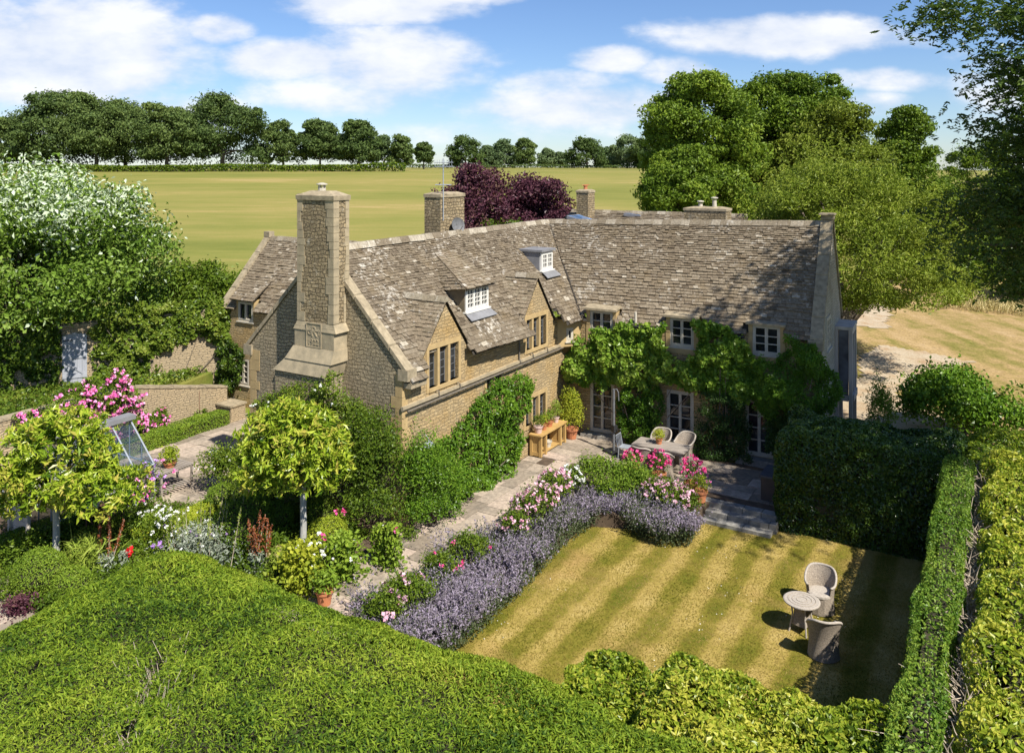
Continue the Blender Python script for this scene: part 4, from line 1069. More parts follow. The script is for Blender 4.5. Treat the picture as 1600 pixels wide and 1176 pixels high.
# dish, aerial, wall lamp: separate things
ds = MB(); dc = FA(7.25, -3.1, 8.2); dirv = unit(np.array([[.62, -.75, .25]]))[0]; hx = np.cross(dirv, [0, 0, 1]); hx /= np.linalg.norm(hx); hy = np.cross(hx, dirv); vs = []
for i, (r, dp) in enumerate(((.0, -.07), (.12, -.055), (.23, -.02), (.3, .02))):
    vs += [dc + dirv * dp + (hx * math.cos(j * math.pi / 8) + hy * math.sin(j * math.pi / 8)) * r for j in range(16)]
ds.add(vs, [(i * 16 + j, i * 16 + (j + 1) % 16, (i + 1) * 16 + (j + 1) % 16, (i + 1) * 16 + j) for i in range(3) for j in range(16)])
dish = ds.build('satellite_dish', M_LEADCAME); tag(dish, 'grey satellite dish fixed to the broad ridge chimney', 'dish')
d2 = MB(); d2.tube([dc - dirv * .07, FA(7.25, -3.36, 8.15)], .025, 5); d2.build('bracket', M_BLACK, dish)
d2 = MB(); d2.tube([dc - hy * .28, dc + dirv * .3 - hy * .1], .012, 4); d2.build('feed_arm', M_BLACK, dish)
ax = FA(6.62, -3.34, 8.4); ar = empty('tv_aerial', ax, 'tall thin rooftop tv aerial strapped to the broad ridge chimney', 'aerial')
d2 = MB(); d2.tube([ax, ax + [0, 0, 2.35]], .022, 5); d2.build('mast', M_ALU, ar)
d2 = MB(); bd = np.array([.93, -.2, 0])
for k in range(2): d2.tube([ax + [0, 0, 2.2 - .16 * k] - bd * .35, ax + [0, 0, 2.2 - .16 * k] + bd * .4], .014, 4)
for k in range(8): p = ax + [0, 0, 2.2] + bd * (-.35 + .1 * k); d2.tube([p + [-.05, -.2, 0], p + [.05, .2, 0]], .008, 4); d2.tube([p + [0, 0, -.17], p + [0, 0, .1]], .007, 4)
d2.build('yagi_array', M_ALU, ar)
d2 = MB(); d2.tube([ax + [0, 0, 1.35] - bd * .32, ax + [0, 0, 1.35] + bd * .32], .02, 4)
for k in range(4): p = ax + [0, 0, 1.35] + bd * (-.3 + .2 * k); d2.tube([p + [-.03, -.12, 0], p + [.03, .12, 0]], .009, 4)
d2.build('radio_array', M_ALU, ar)
wl = MB(); lp = FA(.72, 0, 2.45); wl.tube([lp, lp + np.r_[B2 * .3, .12], lp + np.r_[B2 * .42, 0]], .016, 5); wl.lathe(lp + np.r_[B2 * .42, -.2], [(.2, 0), (.15, .08), (.05, .16), (.03, .2)], 12)
tag(wl.build('wall_lamp', M_ALU, base=lp), 'grey metal dish lamp on the wall near the front corner', 'lamp')

# ------------------------------------------------------------ hedges, walls and hard things of the garden
def hedge(name, label, cat, p0, p1, q0, q1, z0, z1, n, size, m, W=None, jit=.55, rnd=.25, rough=.14, core=.16, holes=None, parent=None, along_up=0, t0=.5, tv=.45, keep=None, twig=None, group=None):
    """clipped hedge: leaves over the top and the sides of a soft-edged block (garden frame), twiggy dark inside"""
    lx, ly, lz = p1 - p0, q1 - q0, z1 - z0
    ar = np.array([lx * ly, lx * lz, lx * lz, ly * lz, ly * lz]); cnt = (n * ar / ar.sum()).astype(int); P = []; N = []
    for k, c in enumerate(cnt):
        u = rng.random(c); v = rng.random(c)
        if k == 0: P.append(np.c_[u * lx, v * ly, np.full(c, lz)]); nn = (0, 0, 1)
        elif k < 3: P.append(np.c_[u * lx, np.full(c, 0. if k == 1 else ly), v * lz]); nn = (0, -1 if k == 1 else 1, 0)
        else: P.append(np.c_[np.full(c, 0. if k == 3 else lx), u * ly, v * lz]); nn = (-1 if k == 3 else 1, 0, 0)
        N.append(np.tile(np.array(nn, float), (c, 1)))
    P = np.concatenate(P); N = np.concatenate(N)
    # round the upper edges and roll the surface
    c = np.array([lx / 2, ly / 2, 0]); inn = np.clip(P, [rnd, rnd, 0], [lx - rnd, ly - rnd, lz - rnd])
    d = P - inn; far = np.linalg.norm(d, axis=1) > 1e-6
    d = np.where(far[:, None], unit(d), N); P = inn + d * rnd; N = d
    sd = int(rng.integers(1, 9999))
    roll = (vnoise(P, .9, sd) - .5) * rough * 2 + (vnoise(P, 3.2, sd + 1) - .5) * rough * .9
    P = P + N * (roll - rng.random(len(P)) ** 2 * .12)[:, None]
    Wd = np.c_[C0[0] + (P[:, 0] + p0) * B2[0] + (P[:, 1] + q0) * A2[0], C0[1] + (P[:, 0] + p0) * B2[1] + (P[:, 1] + q0) * A2[1], P[:, 2] + z0]
    Nd = np.c_[N[:, 0] * B2[0] + N[:, 1] * A2[0], N[:, 0] * B2[1] + N[:, 1] * A2[1], N[:, 2]]
    ok = np.ones(len(P), bool)
    if keep is not None: ok &= keep(Wd)
    if holes is not None: ok &= ~holes(P + [p0, q0, z0])
    Wd, Nd = Wd[ok], Nd[ok]
    tint = t0 + tv * (rng.random(len(Wd)) - .5) * 1.6 + .8 * (vnoise(Wd, .6, sd) - .5) + .45 * (vnoise(Wd, 2.6, sd + 3) - .5)
    L = Leaves(); L.add(Wd, Nd, size * (.75 + .6 * vnoise(Wd, 1.7, sd + 9)), W, jit, tint, 0, along=Nd * along_up if along_up else None, ajit=.6)
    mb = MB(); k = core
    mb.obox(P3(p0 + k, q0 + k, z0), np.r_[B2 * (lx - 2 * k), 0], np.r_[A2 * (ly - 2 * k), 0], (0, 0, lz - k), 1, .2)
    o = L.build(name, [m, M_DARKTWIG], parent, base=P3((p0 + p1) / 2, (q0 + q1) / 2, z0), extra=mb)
    if label: tag(o, label, cat, group)
    return o


def tree(name, label, base, crown_fn, trunk_h, trunk_r, m_leafs, limbs=7, m_bark=None, reach=None, cat='tree', group=None, lean=(0, 0), spread=.75):
    root = empty(name, base, label, cat, group); base = np.asarray(base, float)
    L = Leaves(); cs = crown_fn(L)
    mb = MB(); top = base + [lean[0], lean[1], trunk_h]
    mid = (base + top) / 2 + np.array([random.uniform(-.1, .1), random.uniform(-.1, .1), 0]) * trunk_r * 4
    mb.tube([base - [0, 0, .3], base + [0, 0, .15], mid, top], [trunk_r * 1.5, trunk_r * 1.15, trunk_r * .95, trunk_r * .75], 9)
    if limbs and cs is not None and len(cs):
        for c in cs[rng.permutation(len(cs))[:limbs]]:
            st = base + (top - base) * random.uniform(.7, 1); e = st + (c - st) * .92; m1 = st + (e - st) * .45 + [0, 0, .12 * np.linalg.norm(e - st)]
            mb.tube([st, m1, e], [trunk_r * .45, trunk_r * .26, trunk_r * .08], 6)
    mb.build('trunk', m_bark or M_BARK, root); L.build('crown', m_leafs, root)
    return root


camkeep = lambda P: P[:, 1] > 9.6
# big clipped yew in the foreground
def yew_hole(P): return (np.abs(P[:, 0] - 2.95 + .92 * (P[:, 1] + 10)) < .1 + .45 * (vnoise(P, 2, 5) - .5)) & (P[:, 1] < -9.9) & (P[:, 2] > 1.2)
hedge('yew_hedge', 'broad clipped yew mass with feathery bright green top filling the foreground', 'hedge', -.85, 12.2, -17.5, -6.8, -.3, 2.42, 440000, .088, M_YEW, W=.02, jit=.75, rnd=1.0, rough=.13, core=.62,
      along_up=.75, keep=camkeep, t0=.52, holes=yew_hole)
# pale leggy shrub growing out of the cleft in the yew
L = Leaves(); tw = MB()
for k in range(110):
    q = -10 - abs(random.gauss(0, .9)); b = P3(2.95 - .92 * (q + 10) + random.gauss(0, .2), q, 1.5); e = b + np.array([random.gauss(0, .25), random.gauss(0, .25), random.uniform(.55, 1.1)])
    tw.tube([b, (b + e) / 2 + [random.gauss(0, .06), random.gauss(0, .06), 0], e], [.011, .008, .004], 4, 1)
    n = 26; f = rng.random((n, 1)) ** .7; L.add(b + (e - b) * f + rng.normal(0, .06, (n, 3)), np.tile([0, 0, 1.], (n, 1)), .07, .022, .8)
tag(L.build('straggly_shrub', [M_SHRUB, M_TWIG], base=P3(2.75, -10.2, 0), extra=tw), 'straggly pale-stemmed shrub poking through a cleft in the yew', 'shrub')
# beech hedge along the near side of the lawn
hedge('beech_hedge', 'loose leafy hedge with yellowish leaves along the near edge of the lawn', 'hedge', 8.35, 13.5, -10.5, -5.3, -.5, 2.1, 105000, .095, M_BEECH, jit=1.05, rnd=.35, rough=.5, core=.55, keep=camkeep, t0=.68, tv=.5)
hedge('beech_hedge', 'ragged leafy corner where the near lawn hedge meets the right hand hedge', 'hedge', 11.9, 13.5, -7.5, -4.75, -.5, 2.0, 24000, .095, M_BEECH, jit=1.05, rnd=.35, rough=.42, core=.5, keep=camkeep, t0=.6, tv=.55)
# the right hand hedge: thin clipped band, bare gap, then the wide top
hedge('clipped_hedge', 'thin strip of fine-leaved green hedge edging the shaded lawn', 'hedge', 13.5, 14.22, -12, 6.6, -.5, 2.62, 90000, .065, M_HORN, jit=.95, rnd=.16, rough=.11, core=.24, keep=camkeep, t0=.5)
hedge('wide_beech_hedge', 'very wide yellow-green hedge top filling the right edge', 'hedge', 14.5, 20.0, -12, 7.2, -.5, 2.72, 165000, .095, M_BEECH, jit=1.05, rnd=.3, rough=.32, core=.5, keep=camkeep, t0=.68, tv=.5)
tw = MB()
for k in range(2400):
    q = random.uniform(-11, 7.2); b = P3(14.37 + random.gauss(0, .1), q, random.uniform(1.4, 2.2)); e = b + np.r_[B2 * random.gauss(.0, .3) + A2 * random.gauss(0, .22), random.uniform(.05, .42)]
    if b[1] < 9.6: continue
    tw.tube([b, (b + e) / 2 + [random.gauss(0, .05), random.gauss(0, .05), random.gauss(.03, .03)], e], [.012, .009, .004], 4, 0, cap=False)
tag(tw.build('bare_hedge_twigs', M_TWIG, base=P3(14.37, 0, -.4)), 'tangle of bare grey twigs in the gap between the two hedge tops', 'twigs', kind='stuff')
# dark laurel hedge at the far end of the lawn
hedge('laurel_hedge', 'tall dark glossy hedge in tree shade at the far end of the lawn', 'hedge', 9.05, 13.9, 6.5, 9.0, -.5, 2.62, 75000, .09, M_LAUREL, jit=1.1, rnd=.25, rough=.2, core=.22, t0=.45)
hedge('privet_hedge', 'sunlit olive green hedge behind the corner of the laurel hedge', 'hedge', 13.92, 22, 7.3, 10.0, -.5, 2.5, 70000, .08, M_BEECH, jit=.8, rnd=.4, rough=.3, core=.3, t0=.35)


def rwall(name, label, pts, z0, zt, th, m, cap=True, cat='wall', capm=None, seg=6):
    """free-standing stone wall along pts with a sloping top (zt: height at each point) and a coping of slabs"""
    root = empty(name, np.r_[pts[0], z0], label, cat); mb = MB(); cp = MB()
    for i in range(len(pts) - 1):
        a, b = np.array(pts[i], float), np.array(pts[i + 1], float); d = (b - a) / np.linalg.norm(b - a); n = np.array([-d[1], d[0]]) * th / 2
        v = [np.r_[a - n, z0], np.r_[b - n, z0], np.r_[b + n, z0], np.r_[a + n, z0], np.r_[a - n, zt[i]], np.r_[b - n, zt[i + 1]], np.r_[b + n, zt[i + 1]], np.r_[a + n, zt[i]]]
        mb.add(v, [(3, 2, 1, 0), (4, 5, 6, 7), (0, 1, 5, 4), (1, 2, 6, 5), (2, 3, 7, 6), (3, 0, 4, 7)])
        if cap:
            ln = np.linalg.norm(b - a); x = 0
            while x < ln:
                w = min(random.uniform(.35, .7), ln - x); f = x / ln; z = zt[i] + (zt[i + 1] - zt[i]) * f; n2 = n * 1.18
                cp.obox(np.r_[a + d * x - n2, z], np.r_[d * (w - .012), (zt[i + 1] - zt[i]) * w / ln], np.r_[n2 * 2, 0], (0, 0, .075 + random.uniform(-.01, .015))); x += w
    mb.build('wall', m, root)
    if cap: cp.build('coping', capm or M_COPING, root)
    return root


M_GWALL = m_rubble('garden_wall_rubble', (.50, .39, .24), (.42, .33, .21), (.28, .23, .16), w=.34, h=.085, relief=.9, dist=.05, stain=(.40, .32, .21))
rwall('retaining_wall', 'low coursed stone garden wall behind the sunny courtyard', [W2(-13.3, -12), W2(-13.3, .3), W2(-13.15, 4.55)], 0, [2.15, 2.13, 1.2], .36, M_GWALL)
mb = MB(); mb.obox(P3(-13.0, 4.0, 0), np.r_[B2 * .9, 0], np.r_[A2 * .75, 0], (0, 0, .62)); pb = mb.build('stone_pier', M_GWALL); tag(pb, 'squat stone block at the end of the low garden wall', 'pier')
mb = MB(); mb.obox(P3(-13.05, 3.95, .62), np.r_[B2 * 1.0, 0], np.r_[A2 * .85, 0], (0, 0, .07)); mb.build('coping', M_COPING, pb)
HS0, HS1 = FC(8.45)[:2], np.array([-22.5, 31.5]); HD = (HS1 - HS0) / np.linalg.norm(HS1 - HS0); HN = np.array([-HD[1], HD[0]]); HN = HN if HN[1] < 0 else -HN
FH = Fr(HS0, HD, HN)
rwall('high_garden_wall', 'tall ivy-hung stone wall running back from the small wing', [HS0, FH(2.2)[:2], FH(5.6)[:2], HS1], .5, [4.2, 4.05, 3.9, 3.9], .4, M_GWALL)
# grey door in the high wall
dt, _ = FH.px(117, 560); root = empty('garden_door', FH(dt, .22, 1.5), 'grey ledged and braced door in the ivy covered wall', 'door')
mb = MB()
for k in range(5): FH.box(mb, dt - .45 + k * .18, dt - .45 + k * .18 + .174, .2, .24, 1.52, 3.55 + .07 * (1 - abs(k - 2) / 2) + .02)
mb.build('boards', M_DOORGREY, root); mb = MB()
for z in (1.8, 2.6, 3.3): FH.box(mb, dt - .44, dt + .44, .241, .27, z, z + .13)
for z in (1.93, 2.73): mb.prism([FH(dt - .42, .242, z), FH(dt - .3, .242, z), FH(dt + .42, .242, z + .56), FH(dt + .3, .242, z + .56)], np.r_[HN * .026, 0])
mb.build('braces', M_DOORGREY, root); mb = MB(); FH.box(mb, dt + .05, dt + .43, .271, .285, 3.34, 3.38); mb.build('hinge', M_BLACK, root)

# greenhouse
gq0, gq1, gp0, gp1 = -5.6, -2.35, -10.6, -8.05; ge, gr = 1.08, 2.33; gm = (gp0 + gp1) / 2
gh = empty('greenhouse', P3(gm, (gq0 + gq1) / 2, 0), 'small grey framed glass greenhouse with a pitched roof', 'greenhouse')
fr = MB(); gl = MB()
def bar(a, b, r=.028): fr.tube([a, b], r, 4)
nb = 5
for k in range(nb + 1):
    q = gq0 + (gq1 - gq0) * k / nb
    bar(P3(gp1, q, ge), P3(gm, q, gr)); bar(P3(gp0, q, ge), P3(gm, q, gr))
    bar(P3(gp1, q, 0), P3(gp1, q, ge), .03); bar(P3(gp0, q, 0), P3(gp0, q, ge), .03)
for p, z in ((gp1, ge), (gp0, ge), (gp1, .4), (gp0, .4), (gp1, .03), (gp0, .03)): bar(P3(p, gq0, z), P3(p, gq1, z), .035)
for q in (gq0, gq1):
    bar(P3(gp0, q, ge), P3(gp1, q, ge), .035)
    for p in (gp0 + .64, gm, gp1 - .64): bar(P3(p, q, 0), P3(p, q, gr - abs(p - gm) * (gr - ge) / (gp1 - gm)), .024)
fr.build('frame', M_ALU, gh)
def pane(v): gl.add(v, [(0, 1, 2, 3), (3, 2, 1, 0)] if len(v) == 4 else [(0, 1, 2), (2, 1, 0)])
for k in range(nb):
    qa, qb = gq0 + (gq1 - gq0) * k / nb, gq0 + (gq1 - gq0) * (k + 1) / nb
    for p in (gp1, gp0):
        pane([P3(p, qa, ge), P3(p, qb, ge), P3(gm, qb, gr), P3(gm, qa, gr)]); pane([P3(p, qa, .04), P3(p, qb, .04), P3(p, qb, ge), P3(p, qa, ge)])
for q in (gq0, gq1): pane([P3(gp0, q, .04), P3(gp1, q, .04), P3(gp1, q, ge), P3(gp0, q, ge)]); pane([P3(gp0, q, ge), P3(gp1, q, ge), P3(gm, q, gr)])
gl.build('glass', M_CLEAR, gh)
rc = MB(); rc.obox(P3(gm - .2, gq0, gr - .02), np.r_[B2 * .4, 0], np.r_[A2 * (gq1 - gq0 + .1), 0], (0, 0, .14)); rc.build('ridge_vent', M_LEAD, gh)
# dwarf timber posts and boarded bin left of the greenhouse
cb = empty('compost_bin', G(32, 850), 'weathered boarded bin with posts at the left edge', 'bin'); c0 = G(32, 850)
mb = MB()
for k in range(5): mb.obox(c0 + np.r_[-B2 * .45, .06 + k * .2], np.r_[B2 * .8, 0], np.r_[A2 * .03, 0], (0, 0, .185))
mb.build('boards', M_OAK, cb)
for s in (-.5, .42):
    mb = MB(); mb.obox(c0 + np.r_[B2 * s, 0], np.r_[B2 * .09, 0], np.r_[-A2 * .09, 0], (0, 0, 1.15)); mb.build('post', M_OAK, cb)
# slatted side table with a potted plant
st0 = G(265, 768); stt = empty('slatted_table', st0, 'slatted grey wooden garden table in the courtyard', 'table'); hw, hl, ht = .42, .62, .82
mb = MB()
for k in range(13): mb.obox(st0 + np.r_[B2 * -hw + A2 * (-hl + k * .096), ht - .03], np.r_[B2 * hw * 2, 0], np.r_[A2 * .07, 0], (0, 0, .03))
for s in (-1, 1): mb.obox(st0 + np.r_[B2 * (s * (hw - .05) - .02) - A2 * hl, ht - .10], np.r_[B2 * .04, 0], np.r_[A2 * hl * 2, 0], (0, 0, .068))
mb.build('top', M_TEAK, stt); mb = MB()
for k in range(9): mb.obox(st0 + np.r_[B2 * (-hw + .08) + A2 * (-hl + .1 + k * .125), .2], np.r_[B2 * (hw * 2 - .16), 0], np.r_[A2 * .06, 0], (0, 0, .025))
mb.build('shelf', M_TEAK, stt)
for sx in (-1, 1):
    for sy in (-1, 1): mb = MB(); mb.obox(st0 + np.r_[B2 * (sx * (hw - .06) - .03) + A2 * (sy * (hl - .06) - .03), 0], np.r_[B2 * .06, 0], np.r_[A2 * .06, 0], (0, 0, ht - .031)); mb.build('leg', M_TEAK, stt)
# rusty scroll console with white boxes
sc0 = G(168, 824); sct = empty('scroll_console', sc0, 'rusty wrought iron console with scrolls near the greenhouse', 'console'); rust = m_plain('rusty_iron', (.22, .12, .075), (.12, .06, .04), .9, 9, .3)
mb = MB(); mb.obox(sc0 + np.r_[-A2 * .75 - B2 * .18, .72], np.r_[A2 * 1.5, 0], np.r_[B2 * .36, 0], (0, 0, .05)); mb.build('top', rust, sct)
for s in (-.7, 0, .7):
    mb = MB(); mb.tube([sc0 + np.r_[A2 * s + B2 * .1, 0], sc0 + np.r_[A2 * s + B2 * .1, .72]], .022, 5); mb.build('leg', rust, sct)
for s in (-.35, .35):
    mb = MB(); mb.tube([sc0 + np.r_[A2 * (s + .27 * (1 - k / 40) * math.cos(k * .38)) + B2 * .12, .42 + .27 * (1 - k / 40) * math.sin(k * .38)] for k in range(38)], .017, 5); mb.build('scroll', rust, sct)
for k, s in enumerate((-.5, 0, .5)):
    mb = MB(); c = sc0 + np.r_[A2 * s, .77]; w = .17; o4 = lambda r, z: [c + np.r_[A2 * r - B2 * r, z], c + np.r_[A2 * r + B2 * r, z], c + np.r_[-A2 * r + B2 * r, z], c + np.r_[-A2 * r - B2 * r, z]]
    mb.add(o4(w * .85, 0) + o4(w, .24) + o4(w - .02, .24) + o4(w * .8, .05), [(0, 1, 5, 4), (1, 2, 6, 5), (2, 3, 7, 6), (3, 0, 4, 7), (4, 5, 9, 8), (5, 6, 10, 9), (6, 7, 11, 10), (7, 4, 8, 11), (8, 9, 13, 12), (9, 10, 14, 13), (10, 11, 15, 14), (11, 8, 12, 15), (12, 13, 14, 15)])
    tag(mb.build('planter_box', M_WHITE, base=c), ['white planter box at the near end of the rusty console', 'white planter box in the middle of the rusty console', 'white planter box at the far end of the rusty console'][k], 'planter', 'white boxes on the rusty console')
# rusty rods against the garden wall
for k, (x0, y0) in enumerate(((223, 700), (314, 668))):
    b = P3(-13.02, [.55, 3.2][k], 0); mb = MB(); mb.tube([b, b + [0, 0, [1.9, 1.35][k]]], .018, 5)
    tag(mb.build('plant_support', rust, base=b), ['taller rusty rod plant support by the pink rose', 'shorter rusty rod plant support near the wall end'][k], 'support', 'rusty rods against the garden wall')

# ------------------------------------------------------------ furniture
def wicker_chair(name, label, loc, rz, group, hb=.84):
    root = empty(name, (0, 0, 0), label, 'chair', group); N_, K_ = 28, 7; mb = MB(); rim = []
    for layer in (0, 1):
        vs = []
        for i in range(N_ + 1):
            th = math.radians(-128 + 256 * i / N_); c = abs(th) / math.radians(128)
            top = hb - (hb - .60) * (sstep(.2, .85, c)); fl = .05 * (1 - c)
            for k in range(K_ + 1):
                z = .02 + (top - .02) * k / K_; r = .262 + .30 * (z - .3) ** 2 + fl * max(0, z - .4) * 1.6 - layer * .03
                x, y = r * math.sin(th) * 1.06, -r * math.cos(th); vs.append((x, y, z))
                if k == K_ and layer == 0: rim.append(np.array([x * .97, y * .97, z]))
        f = [(i * (K_ + 1) + k, (i + 1) * (K_ + 1) + k, (i + 1) * (K_ + 1) + k + 1, i * (K_ + 1) + k + 1) for i in range(N_) for k in range(K_)]
        mb.add(vs, f if layer == 0 else [q[::-1] for q in f])
    mb.build('back_shell', M_WICKER, root, True)
    mb = MB(); mb.tube(rim, .026, 7); mb.build('rim', M_WICKERTOP, root, True)
    mb = MB(); mb.lathe((0, .02, .36), [(.24, 0), (.27, .03), (.265, .07), (.2, .085)], 20); mb.build('seat', M_WICKERTOP, root)
    mb = MB(); pts = [(-.235, .16), (-.12, .255), (0, .275), (.12, .255), (.235, .16)]
    for a, b in zip(pts[:-1], pts[1:]): mb.obox((a[0], a[1], .02), (b[0] - a[0], b[1] - a[1], 0), (0, -.025, 0), (0, 0, .38))
    mb.build('apron', M_WICKER, root)
    root.location = loc; root.rotation_euler = (0, 0, rz); return root


def copy_tree(o, loc, rz, label, group):
    r = o.copy(); COL.objects.link(r); r.location = loc; r.rotation_euler = (0, 0, rz); r['label'] = label; r['group'] = group
    for ch in list(o.children):
        c = ch.copy(); COL.objects.link(c); c.parent = r
    return r


LZ = -.45
ch0 = wicker_chair('wicker_armchair', 'grey wicker tub armchair facing the camera behind the round lawn table', (7.58, 20.15, LZ), math.radians(152), 'wicker armchairs on the lawn'); ch0.scale = (1.14,) * 3
copy_tree(ch0, (6.96, 18.3, LZ), math.radians(-12), 'grey wicker tub armchair seen from behind in front of the round lawn table', 'wicker armchairs on the lawn')
rt = empty('round_table', (6.82, 19.28, LZ), 'round woven wicker table standing on the striped lawn', 'table'); o = np.array([6.82, 19.28, LZ])
mb = MB(); mb.lathe(o, [(.395, .69), (.415, .70), (.415, .725), (.39, .735)], 36); mb.build('top', M_WICKERTOP, rt)
mb = MB()
for r in (.12, .22, .31): mb.tube([o + [r * math.cos(t * .2244), r * math.sin(t * .2244), .737] for t in range(29)], .008, 4, cap=False)
mb.build('woven_rings', M_WICKER, rt)
mb = MB(); mb.lathe(o, [(.235, .17), (.2, .35), (.18, .5), (.24, .685)], 4); mb.build('body', M_WICKER, rt)
for k in range(4): a = k * math.pi / 2; mb = MB(); mb.tube([o + [.30 * math.cos(a), .30 * math.sin(a), 0], o + [.215 * math.cos(a), .215 * math.sin(a), .4], o + [.25 * math.cos(a), .25 * math.sin(a), .68]], .02, 6); mb.build('leg', M_WICKERTOP, rt)
# patio dining table
tb = np.array([5.22, 28.55, 0]); tt = empty('patio_table', tb, 'long weathered wooden dining table on the patio', 'table'); mb = MB()
for k in range(6): mb.obox(tb + np.r_[-B2 * .95 + A2 * (-.45 + k * .15), .72], np.r_[B2 * 1.9, 0], np.r_[A2 * .143, 0], (0, 0, .04))
mb.build('top', M_TEAK, tt); mb = MB()
mb.obox(tb + np.r_[-B2 * .8 - A2 * .38, .62], np.r_[B2 * 1.6, 0], np.r_[A2 * .03, 0], (0, 0, .098)); mb.obox(tb + np.r_[-B2 * .8 + A2 * .35, .62], np.r_[B2 * 1.6, 0], np.r_[A2 * .03, 0], (0, 0, .098)); mb.build('apron', M_TEAK, tt)
for sx in (-.86, .78):
    for sy in (-.4, .32): mb = MB(); mb.obox(tb + np.r_[B2 * sx + A2 * sy, 0], np.r_[B2 * .08, 0], np.r_[A2 * .08, 0], (0, 0, .718)); mb.build('leg', M_TEAK, tt)
gp = 'wicker chairs round the patio table'
copy_tree(ch0, tb + np.r_[-B2 * .35 + A2 * .78, 0], math.radians(150), 'wicker chair behind the potted plant on the patio table', gp)
copy_tree(ch0, tb + np.r_[B2 * .5 + A2 * .82, 0], math.radians(130), 'wicker chair with rounded back by the middle french door', gp)
copy_tree(ch0, tb + np.r_[-B2 * .35 - A2 * .85, 0], math.radians(-30), 'wicker chair tucked at the near left side of the patio table', gp)
copy_tree(ch0, tb + np.r_[B2 * .4 - A2 * .88, 0], math.radians(-32), 'wicker chair tucked at the near right side of the patio table', gp)
pc = empty('folding_chair', tb + np.r_[-B2 * 1.35, 0], 'slim grey metal garden chair at the left end of the patio table', 'chair'); c = tb + np.r_[-B2 * 1.35, 0]
mb = MB(); mb.obox(c + np.r_[-B2 * .2 - A2 * .2, .44], np.r_[B2 * .4, 0], np.r_[A2 * .4, 0], (0, 0, .03)); mb.build('seat', M_ALU, pc)
mb = MB(); mb.tube([c + np.r_[-B2 * .22 - A2 * .2, .44], c + np.r_[-B2 * .3 - A2 * .2, .86], c + np.r_[-B2 * .3 + A2 * .2, .86], c + np.r_[-B2 * .22 + A2 * .2, .44]], .016, 6)
for k in range(3): mb.tube([c + np.r_[-B2 * .3 + A2 * (-.1 + .1 * k), .86], c + np.r_[-B2 * .22 + A2 * (-.1 + .1 * k), .46]], .01, 4)
mb.build('backrest', M_ALU, pc)
for sx in (-.19, .19):
    for sy in (-.19, .19): mb = MB(); mb.tube([c + np.r_[B2 * sx * 1.15 + A2 * sy * 1.1, 0], c + np.r_[B2 * sx + A2 * sy, .44]], .014, 5); mb.build('leg', M_ALU, pc)
pp = G(959, 706); ps = empty('parasol_stand', pp, 'grey metal parasol stand with crank, its canopy taken off', 'parasol stand')
mb = MB(); mb.box(pp, .6, .6, .07, 0, None, .5); mb.build('base', M_BLACK, ps); mb = MB(); mb.tube([pp + [0, 0, .07], pp + [0, 0, 2.3]], .045, 8); mb.build('pole', M_LEADCAME, ps)
mb = MB(); mb.tube([pp + [0, 0, 2.28], pp + [.1, -.05, 2.32], pp + [.16, -.08, 2.2], pp + [.17, -.09, 1.9]], .022, 6); mb.build('arm', M_LEADCAME, ps)
mb = MB(); mb.box(pp + [0.02, -.02, .75], .16, .16, .24, 0, None, .5); mb.tube([pp + [.1, -.1, .87], pp + [.22, -.2, .87], pp + [.22, -.2, .76]], .015, 5); mb.build('crank_box', M_BLACK, ps)
bx = G(1204, 784); mb = MB(); sb = empty('storage_box', bx, 'dark lidded storage box against the laurel hedge', 'storage box')
mb.obox(bx + np.r_[-B2 * .3, .01], np.r_[B2 * .85, 0], np.r_[A2 * 1.0, 0], (0, 0, .72)); mb.build('body', m_plain('brown_resin', (.09, .07, .06), (.06, .05, .045), .6, 3, .1), sb)
mb = MB(); mb.obox(bx + np.r_[-B2 * .34 - A2 * .04, .73], np.r_[B2 * .93, 0], np.r_[A2 * 1.08, 0], (0, 0, .06)); mb.build('lid', m_plain('dark_lid', (.10, .10, .11), (.07, .07, .08), .55, 3, .1), sb)
# honey oak bench shelf by the wall, with pots
t0, t1, o0, o1, hb = 7.1, 9.05, .17, .64, .74
bn = empty('oak_potting_bench', FA((t0 + t1) / 2, (o0 + o1) / 2, 0), 'honey coloured oak bench with panelled ends under the leaded window', 'bench')
mb = MB(); FA.box(mb, t0 - .05, t1 + .05, o0 - .03, o1 + .04, hb, hb + .05); mb.build('top', M_PINE, bn)
for a in (t0, t1 - .45):
    mb = MB()
    for q, w in ((o0, .1), (o1 - .1, .1)):
        FA.box(mb, a, a + .1, q, q + w, 0, hb - .002); FA.box(mb, a + .35, a + .45, q, q + w, 0, hb - .002)
    FA.box(mb, a + .02, a + .43, o0 + .02, o1 - .02, .08, .1); FA.box(mb, a + .03, a + .05, o0 + .1, o1 - .1, .06, hb - .02); FA.box(mb, a + .1, a + .35, o0 + .04, o0 + .06, .06, hb - .02)
    FA.box(mb, a + .01, a + .06, o0 + .1, o1 - .1, .02, .16); FA.box(mb, a + .01, a + .06, o0 + .1, o1 - .1, hb - .14, hb - .004); mb.build('panelled_end', M_PINE, bn)
mb = MB(); FA.box(mb, t0 + .46, t1 - .46, o0 + .06, o1 - .04, .06, .1); mb.build('shelf', M_PINE, bn)


def blooms(root, m, pts, fs, petals=9):
    """flower heads: each a part of its own while they can be counted, else one mesh"""
    L = Leaves(); one = len(pts) > 48
    for p, d in pts:
        if not one: L = Leaves()
        L.add(p + rng.normal(0, fs * .33, (petals, 3)), np.tile(d, (petals, 1)), fs * .85, fs * .8, .9)
        if not one: L.build('flower_head', m, root)
    if one and L.n: o = L.build('flower_heads', m, root); o['kind'] = 'stuff'


